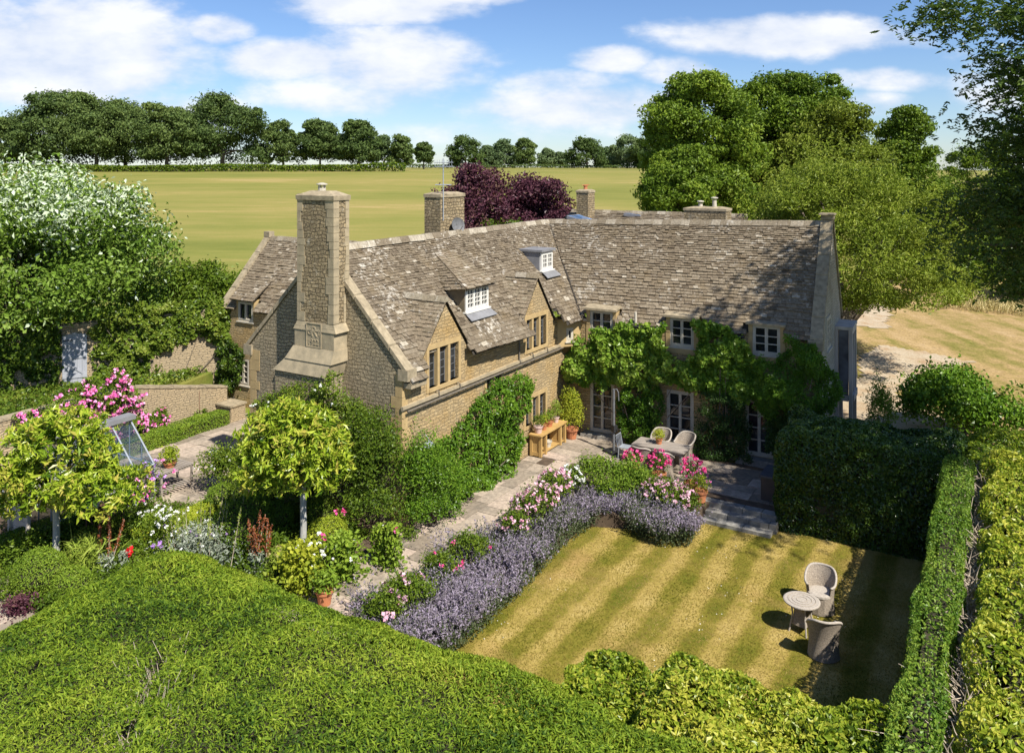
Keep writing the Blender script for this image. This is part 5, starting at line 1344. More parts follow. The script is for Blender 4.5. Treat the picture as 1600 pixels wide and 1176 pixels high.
def pot(name, label, c, r, h, m, leafm=None, pr=.2, ph=.25, n=500, size=.05, flowers=None, group=None, W=None, rim=True, up=.3):
    c = np.asarray(c, float); root = empty(name, c, label, 'plant pot', group)
    mb = MB(); mb.lathe(c, [(r * .72, 0), (r * .95, h * .8), (r * 1.08, h * .8), (r * 1.1, h), (r * .95, h), (r * .9, h * .88)], 16); mb.build('pot', m, root)
    if leafm:
        L = Leaves(); blob(L, c + [0, 0, h + ph * .45], (pr, pr, ph * .6), n, size, .7, .8, W, low=-.7); L.build('plant', leafm, root)
    if flowers:
        pts = []
        for k in range(flowers[1]):
            d = rdir(1)[0]; d[2] = abs(d[2]) * 1.1 + .1; pts.append((c + [0, 0, h + ph * .45] + d * [pr * 1.08, pr * 1.08, ph * .75], d))
        blooms(root, flowers[0], pts, flowers[2])
    return root


gp = 'pots on the oak bench'
zb = hb + .05
pot('plant_pot', 'pinkish limewashed pot with a bushy plant at the near end of the oak bench', FA(7.35, .38, zb), .17, .25, M_PALEPOT, M_SHRUB, .24, .4, 500, .05, group=gp)
pot('plant_pot', 'small brown clay pot second along the oak bench', FA(7.75, .40, zb), .11, .2, M_TERRA, M_BOXLIGHT, .18, .35, 300, .05, group=gp)
pot('plant_pot', 'wide terracotta pan with greenery in the middle of the oak bench', FA(8.2, .36, zb), .16, .2, M_TERRA, M_BOX, .25, .4, 450, .05, group=gp)
pot('plant_pot', 'pot of spiky leaves at the far end of the oak bench', FA(8.75, .36, zb), .12, .2, M_PALEPOT, M_GRASSY, .2, .6, 380, .16, group=gp, W=.02)
pot('stone_pot', 'pale round stone pot on the low shelf of the oak bench', FA(8.0, .42, .1), .15, .22, M_STONEPAINT)
pot('potted_shrub', 'tall yellow-green variegated shrub in a terracotta pot beside the oak bench', FA(9.55, .62, 0), .24, .4, M_TERRA, M_LIME, .48, 1.5, 2600, .07, None)
pot('potted_plant', 'yellow-green plant in a terracotta pot on the patio table', tb + np.r_[B2 * -.12 + A2 * .05, .76], .12, .19, M_TERRA, M_LIME, .22, .3, 600, .05)
gp = 'geranium pots on the patio edge'
pot('geranium_pot', 'pot of bright pink geraniums nearest the parasol stand', P3(4.15, 7.15, 0), .22, .38, M_TERRA, M_SHRUB, .3, .4, 500, .06, (M_MAGENTA, 34, .07), gp)
pot('geranium_pot', 'pot of deep pink trailing geraniums by the near left wicker chair', P3(5.15, 7.0, 0), .22, .38, M_TERRA, M_SHRUB, .34, .55, 500, .06, (M_MAGENTA, 40, .07), gp)
pot('geranium_pot', 'pot of pink and white geraniums at the top of the garden steps', P3(6.35, 6.75, 0), .24, .4, M_TERRA, M_SHRUB, .38, .6, 600, .06, (M_MAGENTA, 46, .07), gp)
pot('geranium_pot', 'orange clay pot with lime green leaves at the corner of the steps', P3(6.75, 6.35, 0), .22, .36, M_TERRA, M_BOXLIGHT, .32, .45, 500, .06, (M_PINK, 8, .05), gp)
pot('potted_plant', 'green plant in an orange pot on the slatted courtyard table', st0 + [0.02, -.05, ht], .2, .16, M_TERRA, M_BOXLIGHT, .3, .45, 600, .08)
pot('black_pot', 'dark pot with leaves beside the slatted courtyard table', st0 + np.r_[-B2 * .62 - A2 * .2, 0], .18, .3, M_BLACK, M_DARKLEAF, .28, .6, 420, .07)

# ------------------------------------------------------------ climbers on the walls
def climber(name, label, pts, fr, off, n, size, m, bulge=.35, W=None, t0=.5, jit=.9, stems=6, cat='climber', flowers=None, group=None, tv=.3, zmin=-.02, clump=2.2):
    poly_ = np.array([fr.px(x, y, off) for x, y in pts]); S = sample_poly(poly_, int(n * 1.35)); sd = int(rng.integers(1, 9999))
    tz = np.c_[S, np.zeros(len(S))]; kp = (vnoise(tz, 2.9, sd + 7) + .5 * vnoise(tz, 6.5, sd + 8) > .52) | (rng.random(len(S)) < .12); S = S[kp][:n]; n = len(S)
    S = S + .42 * np.c_[vnoise(np.c_[S, S[:, :1]], 2.4, sd + 4) - .5, vnoise(np.c_[S, S[:, :1]], 2.4, sd + 5) - .5] + rng.normal(0, .05, S.shape)
    tz = np.c_[S, np.zeros(len(S))]
    bl = vnoise(tz, clump, sd) * .65 + vnoise(tz, clump * 2.3, sd + 1) * .35
    dmin = np.min(np.stack([np.hypot(S[:, 0] - (a[0] + (b[0] - a[0]) * k), S[:, 1] - (a[1] + (b[1] - a[1]) * k)) for a, b in zip(poly_, np.roll(poly_, -1, 0)) for k in (0, .25, .5, .75)]), 0)
    edge = np.clip(dmin / .3, .25, 1)
    oo = off + bulge * (bl - .35) * edge * 1.6 - rng.random(len(S)) ** 2 * .18; oo = np.maximum(oo, .03)
    P = np.stack([fr(t, o, max(z, zmin)) for (t, z), o in zip(S, oo)]); P += rng.normal(0, .035, P.shape)
    nrm = np.r_[fr.n, .55]; N = np.tile(nrm, (n, 1)) + .5 * np.c_[(vnoise(tz + 7, 3.1, sd) - .5)[:, None] * fr.d * 2, (vnoise(tz + 3, 3.1, sd) - .5)[:, None] * 1.6]
    tint = t0 + tv * (rng.random(n) - .5) * 1.6 + .55 * (bl - .5)
    L = Leaves(); L.add(P, N, size, W, jit, tint)
    zb = poly_[:, 1].min(); tc = poly_[:, 0].mean()
    base = fr(tc, .1, 0); root = empty(name, base, label, cat, group)
    L.build('foliage', m, root); mb = MB()
    for k in range(stems):
        e = P[rng.integers(0, n)]; b = fr(tc + random.uniform(-.3, .3), .08, 0); md = (b + e) / 2 + np.r_[fr.n * .04, 0]
        mb.tube([b, md, e], [.03, .02, .008], 5)
    mb.build('stems', M_BARK, root)
    if flowers:
        fm, nf, fs = flowers; ids = rng.permutation(n)[:nf]
        blooms(root, fm, [(P[i] + np.r_[fr.n * .13, .03], nrm) for i in ids], fs, 10)
    return root


climber('wall_creeper', 'big glossy green creeper climbing the sunny front wall between the leaded windows', [(748, 625), (760, 612), (780, 600), (798, 590), (815, 580), (832, 600), (826, 640), (818, 655), (815, 690), (806, 720), (796, 755), (772, 788), (735, 792), (704, 775), (697, 740), (690, 715), (680, 700), (700, 682), (722, 660), (738, 650), (745, 628)],
        FA, .3, 13000, .12, M_CREEPER, .45, W=.06)
climber('grape_vine', 'bright green vine sprawling over the shaded wall above the left and middle french doors',
        [(884, 585), (886, 552), (900, 535), (925, 524), (950, 512), (975, 512), (1000, 508), (1022, 505), (1038, 520), (1043, 552), (1060, 566), (1090, 568), (1100, 600), (1080, 606), (1052, 602), (1030, 600), (1015, 592), (985, 606), (955, 600), (930, 603), (905, 600)], FB, .55, 16500, .15, M_VINE, .65, W=.12, t0=.6)
climber('grape_vine', 'deep green vine growing round the middle bedroom window up to the eaves', [(1086, 560), (1090, 528), (1086, 500), (1105, 508), (1125, 515), (1150, 525), (1164, 545), (1172, 560), (1185, 575), (1180, 610), (1160, 628), (1125, 618), (1100, 606)], FB, .5, 11500, .14, M_VINE, .6, W=.11, t0=.45)
climber('wall_shrub', 'dense olive green wall shrub at the right corner of the house under the end window', [(1172, 580), (1190, 560), (1210, 565), (1225, 548), (1240, 530), (1262, 534), (1280, 552), (1296, 580), (1308, 615), (1300, 640), (1262, 655), (1236, 640), (1215, 650), (1190, 640), (1172, 615)], FB, .6, 16000, .10, M_CREEPER, .7, W=.045, t0=.4)
climber('trained_shrub', 'dark leafy shrub trained up the wall between the left and middle french doors', [(972, 600), (1000, 592), (1028, 600), (1034, 640), (1030, 680), (1012, 700), (985, 694), (968, 680), (964, 640)], FB, .45, 7000, .10, M_CREEPER, .6, t0=.35)
climber('dark_shade_shrub', 'wall shrub with deep shade put into its dark leaves, between the middle and right french doors', [(1092, 606), (1164, 618), (1166, 722), (1130, 722), (1088, 716)], FB, .45, 9000, .07, M_DARKLEAF, .5, t0=.25)  # fills the black recess: its deep shade is put into the leaf colour
climber('trained_shrub', 'dark shrub hanging beside the right french door', [(1204, 640), (1236, 640), (1240, 700), (1222, 725), (1204, 700)], FB, .5, 3500, .09, M_DARKLEAF, .5, t0=.5)
climber('corner_climber', 'small green climber in the inner corner between the two wings', [(884, 560), (888, 530), (897, 515), (908, 525), (905, 560), (900, 590), (888, 600)], FB, .15, 1500, .10, M_VINE, .2, stems=2)
climber('wispy_rose', 'wispy rambling rose on the gable around the foot of the tall chimney', [(395, 640), (410, 618), (440, 612), (470, 600), (500, 590), (530, 588), (545, 610), (540, 640), (500, 650), (440, 650), (405, 660)], FG, .95, 5200, .075, M_SHRUB, .5, t0=.6, tv=.45, flowers=(M_WHITEPET, 14, .05))
climber('ivy', 'thick ivy hanging over the tall garden wall', [(143, 560), (143, 520), (160, 495), (205, 478), (250, 474), (300, 474), (340, 470), (372, 490), (392, 520), (390, 545), (372, 560), (350, 555), (338, 535), (322, 522), (300, 530), (275, 540), (252, 548), (232, 562), (214, 585), (200, 612), (150, 612), (143, 600)], FH, .3, 16000, .15, M_IVY, .55, W=.12, t0=.5, stems=10)
climber('ivy', 'dark ivy covering the wall left of the grey door', [(-40, 520), (20, 500), (70, 490), (92, 505), (92, 600), (90, 640), (40, 650), (-40, 660)], FH, .3, 9000, .15, M_IVY, .6, W=.12, t0=.25)
climber('ivy', 'dark ivy column growing beside the small wing window', [(338, 540), (360, 530), (376, 550), (372, 590), (362, 610), (345, 612), (338, 590)], FC, .35, 3500, .12, M_IVY, .4, t0=.2)
climber('wall_plant', 'small shrub rooted in the face of the tall garden wall', [(240, 590), (252, 575), (268, 572), (278, 585), (270, 600), (248, 602)], FH, .15, 700, .12, M_SHRUB, .2, stems=1)
FR_ = Fr(W2(-13.12, -12), A2, B2)
climber('climbing_rose', 'pink climbing rose sprawling along the low garden wall', [(20, 660), (40, 640), (75, 622), (110, 606), (150, 592), (165, 575), (185, 575), (205, 595), (222, 615), (218, 640), (235, 660), (222, 690), (195, 700), (160, 690), (110, 680), (60, 672)], FR_, .3, 8500, .10, M_SHRUB, .6, t0=.55, flowers=(M_PINK, 230, .11))
climber('climbing_rose', 'separate low pink rose bush against the garden wall right of the climber', [(228, 660), (240, 645), (258, 643), (262, 662), (250, 678), (232, 676)], FR_, .2, 1100, .09, M_SHRUB, .3, flowers=(M_PINK, 18, .08), stems=2)
climber('wall_plant', 'thin climber on the wall end near the stone block', [(303, 660), (308, 636), (320, 640), (322, 655), (316, 668)], FR_, .2, 500, .09, M_SHRUB, .2, stems=1)

# ------------------------------------------------------------ shrubs
def shrub(name, label, blobs, m, size, n, W=None, t0=.5, jit=.85, flowers=None, group=None, cat='shrub', shell=.55, lump=.5, tv=.4, stem=True, low=-.4):
    """blobs: list of (centre, radii)"""
    c0_ = np.array(blobs[0][0], float); base = np.r_[c0_[:2], max(min(b[0][2] - (b[1][2] if hasattr(b[1], '__len__') else b[1]) for b in blobs), -.45)]
    root = empty(name, base, label, cat, group); L = Leaves(); tot = sum(np.prod(np.atleast_1d(b[1]) * np.ones(3)) ** (2 / 3) for b in blobs)
    for c, r in blobs:
        k = int(n * np.prod(np.atleast_1d(r) * np.ones(3)) ** (2 / 3) / tot); nc = 9
        blob(L, c, r, int(k * .45), size, shell, jit, W, low=low, t0=t0, tv=tv, lump=lump)
        rr = np.atleast_1d(r) * np.ones(3); d = rdir(nc * 2); d[:, 2] = np.abs(d[:, 2]) * .9 + d[:, 2] * .1
        for q in d: blob(L, np.asarray(c) + q * rr * .74, rr * rng.uniform(.28, .46), int(k * .55 / (nc * 2)), size, .6, jit, W, t0=t0 + rng.uniform(-.15, .15), tv=tv)
    L.build('foliage', m, root)
    if stem:
        mb = MB()
        for k in range(5):
            c, r = blobs[k % len(blobs)]; b = base + [random.uniform(-.12, .12), random.uniform(-.12, .12), 0]; mb.tube([b, (b + np.asarray(c)) / 2 + [0, 0, .1], np.asarray(c, float) + rng.normal(0, .2, 3)], [.03, .022, .01], 5)
        mb.build('stems', M_BARK, root)
    if flowers:
        fm, nf, fs = flowers; pts = []
        for k in range(nf):
            c, r = blobs[rng.integers(0, len(blobs))]; rr = np.atleast_1d(r) * np.ones(3); d = rdir(1)[0]; d[2] = abs(d[2]); pts.append((np.asarray(c) + d * rr * rng.uniform(.85, 1.12), d + [0, 0, .4]))
        blooms(root, fm, pts, fs)
    return root


shrub('wall_bush', 'tall dark leafy bush against the gable right of the chimney', [(FG(1.5, .8, 1.6), (1.1, .8, 1.7)), (FG(.4, .8, 2.0), (.95, .75, 1.5)), (FG(2.6, 1.3, 1.0), (.8, .7, 1.0)), (FG(1.2, .6, 3.0), (.9, .5, .7)), (FG(.3, .9, .8), (.9, .7, .8))], M_SHRUB, .085, 19000, .04, t0=.38)
shrub('corner_bush', 'upright bright green bush at the front corner of the house', [(FA(.7, .6, 1.3), (.75, .65, 1.35)), (FA(.1, .6, 1.6), (.7, .6, 1.2)), (FA(1.3, .6, .9), (.65, .5, .9)), (FA(.2, .7, .6), (.8, .6, .6))], M_CREEPER, .075, 14000, .035, t0=.6)
shrub('corner_bush', 'low glossy bush below the ground floor window near the corner', [(FA(1.85, .5, .6), (.5, .45, .6)), (FA(2.55, .45, .55), (.5, .42, .6)), (FA(1.2, .7, .3), (.5, .4, .35))], M_CREEPER, .09, 5000, .045, t0=.5, flowers=(M_WHITEPET, 8, .05))
shrub('wall_bush', 'soft green bush at the left foot of the gable', [(FG(4.9, 1.0, .9), (.9, .8, 1.0)), (FG(6.0, .8, .8), (.8, .7, .9)), (FG(3.6, 1.4, .9), (.8, .7, 1.0)), (FG(6.9, .9, .7), (.7, .7, .7))], M_SHRUB, .085, 10000, .045, t0=.62, flowers=(M_WHITEPET, 40, .05))
shrub('bright_shrub', 'large bright green rounded shrub beside the gravel drive', [((16.6, 31.6, 1.1), (1.6, 1.4, 1.5)), ((18.3, 31.2, .8), (1.5, 1.3, 1.2)), ((17.4, 32.3, 1.5), (1.2, 1.2, 1.1))], M_CREEPER, .15, 16000, .09, t0=.6)
shrub('box_ball', 'small round green bush peeping over the laurel hedge by the glazed bay', [(np.array([13.3, 29.6, 1.5]), (.55, .55, 1.2))], M_BOX, .07, 3500, cat='bush')
shrub('edge_shrub', 'dark green bush at the right edge beyond the hedges', [((19.2, 27.5, 1.1), (1.7, 1.5, 1.5)), ((21, 29, 1.2), (1.6, 1.5, 1.5))], M_IVY, .14, 9000, t0=.3)
# courtyard and bed topiary
hedge('box_edging', 'low clipped box hedge at the foot of the courtyard wall', 'hedge', -12.75, -12.0, -2.2, 3.9, 0, .55, 17000, .055, M_BOX, rnd=.12, rough=.06, core=.1)
a_, b_ = pq(G(212, 826, .45)), pq(G(326, 776, .45))
hedge('box_edging', 'low yellow-green box hedge along the edge of the flower bed', 'hedge', a_[0] - .1, a_[0] + .65, a_[1] - .2, b_[1] + .2, 0, .48, 17000, .05, M_BOXLIGHT, rnd=.14, rough=.06, core=.1)
hedge('box_edging', 'shaded low box hedge behind the left standard tree', 'hedge', -8.4, -7.7, -9.5, -4.2, 0, .5, 15000, .05, M_BOX, rnd=.12, rough=.06, core=.1, t0=.35)
def ball(label, c, r, m=M_BOX, n=4200, size=.045, t0=.5, squash=.9):
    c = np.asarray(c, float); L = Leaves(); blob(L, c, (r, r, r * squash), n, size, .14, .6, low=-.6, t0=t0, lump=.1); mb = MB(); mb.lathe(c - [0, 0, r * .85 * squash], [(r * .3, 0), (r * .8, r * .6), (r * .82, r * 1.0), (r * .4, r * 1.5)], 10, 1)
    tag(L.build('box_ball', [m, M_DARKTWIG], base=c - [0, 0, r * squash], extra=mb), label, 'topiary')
g_ = lambda x, y, r: G(x, y, 0) + [0, 0, r * .8]
ball('clipped green ball at the end of the yellow-green box hedge', g_(346, 800, .5), .5)
ball('big dark shaded clipped ball left of the right standard tree', g_(382, 858, .85), .85, M_BOX, 8000, .05, .2)
ball('dark clipped dome behind the trunk of the right standard tree', g_(425, 842, .6), .6, M_BOX, 5000, .05, .25)
ball('large bright clipped ball at the foot of the left standard tree', g_(62, 928, .62), .62, M_BOX, 7000, .045, .6)
ball('smaller bright clipped ball in front of the grassy clump', g_(112, 936, .45), .45, M_BOX, 4500, .045, .6)
ball('bright clipped cushion beside the trunk of the right standard tree', g_(512, 862, .55), .55, M_BOXLIGHT, 5500, .045, .5)
ball('bright clipped cushion nearest the terracotta pot', g_(468, 905, .5), .5, M_BOXLIGHT, 4500, .045, .5)
ball('clipped cushion tucked under the wall bush behind the right standard tree', g_(500, 825, .5), .5, M_BOX, 4000, .045, .6)

# standard magnolias: clear stem, clipped mop head of big glossy leaves
def standard(label, bx_, by_, lobes, th):
    """lobes: (px, py, rx, rz, rosettes)"""
    b = G(bx_, by_, 0); Y = b[1]; root = empty('standard_magnolia', b, label, 'tree', 'clipped standard trees in the left bed'); L = Leaves(); cs = []
    for (cpx, cpy, rx, rz, n) in lobes:
        c = np.array([(cpx - 800) / F * Y, Y + .1, CH - (cpy - HY) * Y / F]); cs.append((c, rx, rz))
        d = rdir(n); d[:, 2] = np.where(d[:, 2] < -.75, -d[:, 2], d[:, 2])
        k = (1 - .5 * rng.random(n) ** 1.6) * (1 + .42 * (vnoise(d * 2.4 + 9, 1, int(cpx)) - .5) * 2 * .7)
        ctr = c + d * np.array([rx, rx * .92, rz]) * k[:, None]
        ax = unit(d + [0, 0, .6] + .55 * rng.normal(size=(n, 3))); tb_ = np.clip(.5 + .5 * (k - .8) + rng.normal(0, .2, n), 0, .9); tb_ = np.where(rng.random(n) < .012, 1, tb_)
        t1 = unit(np.cross(ax, rdir(n))); t2 = np.cross(ax, t1); sz = rng.uniform(.7, 1.25, n)
        for j in range(9):
            ok = rng.random(n) < .78; an = j * 2.4 + rng.normal(0, .35, n)[:, None]; s = np.cos(an) * t1 + np.sin(an) * t2; el = (.2 + .9 * (j % 3) / 2) * rng.uniform(.6, 1.4, (n, 1)); dr = unit(s + ax * el)
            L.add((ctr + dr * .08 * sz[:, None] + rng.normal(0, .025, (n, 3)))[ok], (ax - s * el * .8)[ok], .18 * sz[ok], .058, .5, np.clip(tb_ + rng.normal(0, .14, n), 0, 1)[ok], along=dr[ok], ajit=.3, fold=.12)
    L.build('crown', M_MAGN, root); c, rx, rz = cs[0]
    mb = MB(); mb.tube([b - [0, 0, .1], b + [.02, 0, 1.0], np.r_[b[:2], c[2] - rz * .5], c + [0, 0, .2]], [.1, .085, .08, .05], 10); mb.build('trunk', M_PALEBARK, root)
    mb = MB()
    for k2 in range(18):
        c1, r1, z1 = cs[k2 % len(cs)]; e = c1 + rdir(1)[0] * [r1 * .8, r1 * .75, z1 * .75]; st = np.r_[b[:2], c[2] - rz * .55]; mb.tube([st, (st + e) / 2 - [0, 0, .1], e], [.04, .025, .01], 5)
    mb.build('branches', M_BARK, root)


standard('clipped standard tree with a glossy yellow-green mop head in front of the gable', 473, 878, [(456, 700, 1.45, 1.15, 1000), (430, 735, 1.0, .8, 300), (492, 728, .95, .8, 300)], 1)
standard('wider clipped standard tree with yellow-green leaves at the left edge', 87, 890, [(90, 722, 1.5, 1.25, 1000), (155, 765, 1.0, .6, 420), (28, 768, 1.0, .65, 330)], 1)

# ------------------------------------------------------------ the catmint and rose border beside the lawn
poly_c = np.array([pq(G(x, y, -.1)) for x, y in [(552, 985), (600, 935), (660, 905), (735, 868), (800, 835), (862, 795), (905, 772), (985, 772), (1050, 800), (1086, 815), (1082, 838), (1035, 838), (1000, 826), (960, 800), (925, 808), (880, 840), (835, 890), (790, 935), (735, 985), (705, 1010), (640, 1020), (580, 1012)]])
sd = 77; ns = 7600; S = sample_poly(poly_c, ns); mound = vnoise(S, 1.5, sd) * .6 + vnoise(S, 3.6, sd + 1) * .4
L = Leaves(); hh = (.22 + .85 * mound ** 1.3) * rng.uniform(.7, 1.2, ns); b3 = np.stack([P3(p, q, -.32) for p, q in S]); grn = vnoise(S, 1.1, 12)
lean = np.c_[rng.normal(0, .28, (ns, 2)), np.ones(ns)] + np.c_[(vnoise(S, 1.9, 5) - .5)[:, None] * np.array([B2]) * 1.2, np.zeros(ns)]
for j in range(15):
    f = .25 + .75 * rng.random(ns) ** .8; P = b3 + lean * (hh * f)[:, None] + rng.normal(0, .018, (ns, 3)) * (1 + 2.4 * (f < .5))[:, None]
    tint = np.where((f > .52) & (rng.random(ns) < 1.25 - grn * .9), rng.uniform(.4, 1, ns), rng.uniform(0, .36, ns))
    L.add(P, rdir(ns) + [0, 0, .3], .065, .03, .4, tint, along=lean, ajit=.7)
n = 30000; S = sample_poly(poly_c, n); P = np.stack([P3(p, q, z) for (p, q), z in zip(S, -.4 + .42 * rng.random(n))]); L.add(P, rdir(n) + [0, 0, .8], .075, .035, .5, rng.uniform(0, .3, n))
tag(L.build('catmint_drift', M_CATMINT, base=P3(3.2, 1, -.3)), 'hazy drift of mauve-grey catmint flowers along the lawn edge', 'catmint', kind='stuff')
gp = 'roses in the catmint border'
rs = lambda x, y, z: G(x, y, z)
shrub('rose_bush', 'blush pink rose bush at the bend of the path nearest the bench', [(rs(868, 762, .75), (.55, .5, .55)), (rs(845, 785, .65), (.5, .45, .5))], M_SHRUB, .07, 3200, flowers=(M_BLUSH, 95, .085), group=gp, cat='rose')
shrub('rose_bush', 'pale pink rose bush in the middle of the border above the catmint', [(rs(825, 795, .55), (.5, .45, .5)), (rs(805, 820, .45), (.45, .4, .45))], M_SHRUB, .07, 2600, flowers=(M_BLUSH, 60, .08), group=gp, cat='rose')
shrub('rose_bush', 'white rose bush at the left of the leafy green border shrub', [(rs(893, 752, .6), (.42, .4, .5))], M_SHRUB, .07, 1500, flowers=(M_WHITEPET, 34, .08), group=gp, cat='rose')
shrub('rose_bush', 'blush and white rose bush at the lawn corner below the steps', [(rs(1040, 772, .35), (.65, .5, .5)), (rs(1068, 785, .15), (.5, .45, .45)), (rs(1022, 770, .3), (.4, .4, .45))], M_SHRUB, .07, 4200, flowers=(M_BLUSH, 130, .085), group=gp, cat='rose')
shrub('rose_bush', 'sparse rose with big white blooms at the near end of the border', [(rs(640, 925, .35), (.65, .55, .45)), (rs(600, 950, .3), (.5, .45, .4))], M_SHRUB, .07, 3600, flowers=(M_BLUSH, 16, .11), group=gp, cat='rose')
shrub('rose_bush', 'leafy rose with scattered crimson blooms halfway along the border', [(rs(735, 858, .4), (.6, .5, .42)), (rs(690, 885, .35), (.5, .45, .4))], M_SHRUB, .07, 3000, flowers=(M_MAGENTA, 10, .08), group=gp, cat='rose')
shrub('green_border_shrub', 'fresh green leafy shrub in the border in front of the patio table', [(rs(935, 738, .6), (.75, .6, .6)), (rs(985, 745, .5), (.65, .55, .55)), (rs(960, 762, .3), (.8, .5, .5)), (rs(1010, 760, .35), (.45, .4, .45))], M_BOX, .075, 7500, t0=.45)

# ------------------------------------------------------------ mixed perennials in the left bed
def perennial(name, label, b, r, h, n, m, size, W=None, fl=(), t0=.5, upr=.8, group=None, cat='flower', up=1.0):
    b = np.asarray(b, float); root = empty(name, b, label, cat, group); L = Leaves()
    P = np.c_[rng.normal(0, r * .45, (n, 2)), rng.random(n) ** upr * h]; P[:, :2] *= (1.1 - .45 * P[:, 2:] / h)
    L.add(b + P, rdir(n) + [0, 0, .5], size, W, .5, t0 + .5 * (rng.random(n) - .5) + .3 * (P[:, 2] / h - .5), along=np.c_[P[:, :2] * 1.2, np.full(n, .5 * up)], ajit=.5); L.build('foliage', m, root)
    for fm, nf, fs, z0, z1 in fl:
        blooms(root, fm, [(b + np.r_[rng.normal(0, r * .42, 2), h * rng.uniform(z0, z1)], np.array([.2, -.6, .8])) for k in range(nf)], fs, 8)
    return root


def spires(name, label, b, r, h, k, m, size, dens=90, W=None, lm=M_GREYLEAF, group=None, cat='flower', th=.05):
    b = np.asarray(b, float); root = empty(name, b, label, cat, group); L = Leaves(); mb = MB()
    for i in range(k):
        f = b + np.r_[rng.normal(0, r * .5, 2), 0]; hh = h * random.uniform(.7, 1.1); e = f + np.r_[rng.normal(0, .12, 2) * hh, hh]; mb.tube([f, (f + e) / 2, e], [.012, .01, .005], 4)
        t = .4 + .6 * rng.random((dens, 1)); L.add(f + (e - f) * t + rng.normal(0, th, (dens, 3)) * (1.2 - t), rdir(dens), size, W, .5, along=np.tile([0, 0, 1.], (dens, 1)), ajit=.7)
    L.build('flower_spikes', m, root); mb.build('stems', M_TWIG, root); Lb = Leaves()
    n = 120 * k // 2; Lb.add(b + np.c_[rng.normal(0, r * .5, (n, 2)), rng.random(n) * h * .35], rdir(n) + [0, 0, .6], .12, .05, .4); Lb.build('foliage', lm, root); return root


g0 = lambda x, y: G(x, y, 0)
perennial('sweet_pea', 'tall mauve and pink flowering plant beside the greenhouse', g0(214, 838), .8, 2.0, 2600, M_SHRUB, .09, .04, [(M_PINK, 30, .09, .6, 1.02), (M_MAUVE, 22, .08, .55, 1.0)], .4)
perennial('white_phlox', 'white phlox clump behind the yew', g0(252, 866), .7, 1.15, 1500, M_SHRUB, .08, .03, [(M_WHITEPET, 46, .06, .8, 1.05)], .5)
perennial('silver_foliage', 'silvery grey foliage drift with pale flowers behind the yew top', g0(312, 882), 1.0, .95, 2600, M_GREYLEAF, .08, .03, [(M_WHITEPET, 26, .045, .7, 1.05), (M_MAUVE, 5, .05, .8, 1.0)], .55)
spires('verbascum', 'clump of tall yellow-green flower spires left of the dark clipped ball', g0(335, 876), .9, 1.7, 16, M_GRASSY, .06, 80, .03)
spires('verbascum', 'looser green flower spires beside the box hedge', g0(285, 862), .8, 1.4, 10, M_GRASSY, .06, 70, .03)
spires('dock', 'rusty red seed spire standing in front of the right standard tree', g0(402, 894), .22, 1.55, 7, M_RUST, .06, 130, .03, th=.06)
spires('dock', 'thin rusty seed spire left of the red poppy', g0(164, 896), .2, 1.45, 5, M_RUST, .06, 110, .03, th=.05)
perennial('red_poppy', 'bright red poppy at the edge of the yew', g0(194, 894), .18, .55, 160, M_GREYLEAF, .09, .04, [(M_RED, 1, .13, .95, 1.0)])
perennial('iris_clump', 'clump of arching grassy leaves beside the left standard tree', g0(132, 898), .75, .85, 900, M_GRASSY, .5, .03, up=2.2, upr=1.2, cat='plant')
perennial('purple_flower', 'single violet flower head above the yew edge', g0(244, 886), .14, .6, 120, M_SHRUB, .07, .03, [(M_MAUVE, 5, .08, .9, 1.05)])
perennial('hollyhock', 'white flowered hollyhock clump overhanging the terracotta pot', g0(470, 925), .6, 1.2, 1700, M_LIME, .11, .09, [(M_WHITEPET, 18, .07, .5, 1.0)], .4)
perennial('hollyhock', 'leafy hollyhock with dark red blooms beside the path', g0(535, 905), .65, 1.1, 1700, M_BOX, .11, .09, [(M_WHITEPET, 12, .06, .5, 1.0), (M_MAGENTA, 6, .08, .6, 1.0)], .6)
perennial('hollyhock', 'hollyhock seedling growing between the path slabs, left one', g0(594, 880), .3, 1.0, 650, M_BOX, .1, .08, [(M_WHITEPET, 3, .05, .6, 1.0)], .6)
perennial('hollyhock', 'hollyhock with a crimson flower growing between the path slabs, right one', g0(614, 888), .32, 1.15, 750, M_BOX, .1, .08, [(M_MAGENTA, 3, .09, .8, 1.0)], .6)
perennial('hollyhock', 'hollyhock with a single pink-red bloom under the wall bush', g0(532, 850), .35, .9, 600, M_SHRUB, .09, .06, [(M_MAGENTA, 3, .09, .9, 1.05)], .6)
perennial('allium', 'pair of dried beige allium seed heads near the right trunk', g0(432, 893), .3, .6, 300, M_GRASSY, .2, .02, [(M_HAY, 4, .12, .8, 1.0)])
perennial('dark_heuchera', 'dark bronze-leaved plant at the bottom left corner', g0(32, 958), .45, .4, 900, M_PLUM, .07, .05)
perennial('dark_border_plant', 'deep green leafy clump behind the left clipped ball', g0(40, 884), .9, .8, 1500, M_SHRUB, .1, .05, t0=.3)
perennial('dark_border_plant', 'dark green foliage under the crown of the right standard tree', g0(420, 880), .8, .8, 1600, M_SHRUB, .09, .04, t0=.25)
perennial('leafy_clump', 'lime green leafy clump between verbascum and box hedge', g0(240, 845), .7, .75, 1400, M_BOX, .08, .04, t0=.6)
pot('terracotta_pot', 'terracotta pot standing on the path with a leafy hollyhock', G(507, 944), .2, .36, M_TERRA, M_BOX, .34, .4, 500, .1)
perennial('path_weeds', 'tufts of greenery growing at the house edge of the path', g0(640, 842), .3, .35, 260, M_SHRUB, .07, .04, cat='plant')
slabs('corner_paving', [W2(-8.2, -11.2), W2(-4.4, -11.2), W2(-4.4, -7.9), W2(-8.2, -7.4)], .05, M_SLAB, (.6, 1.0), 'pale stone paving at the bottom left corner')
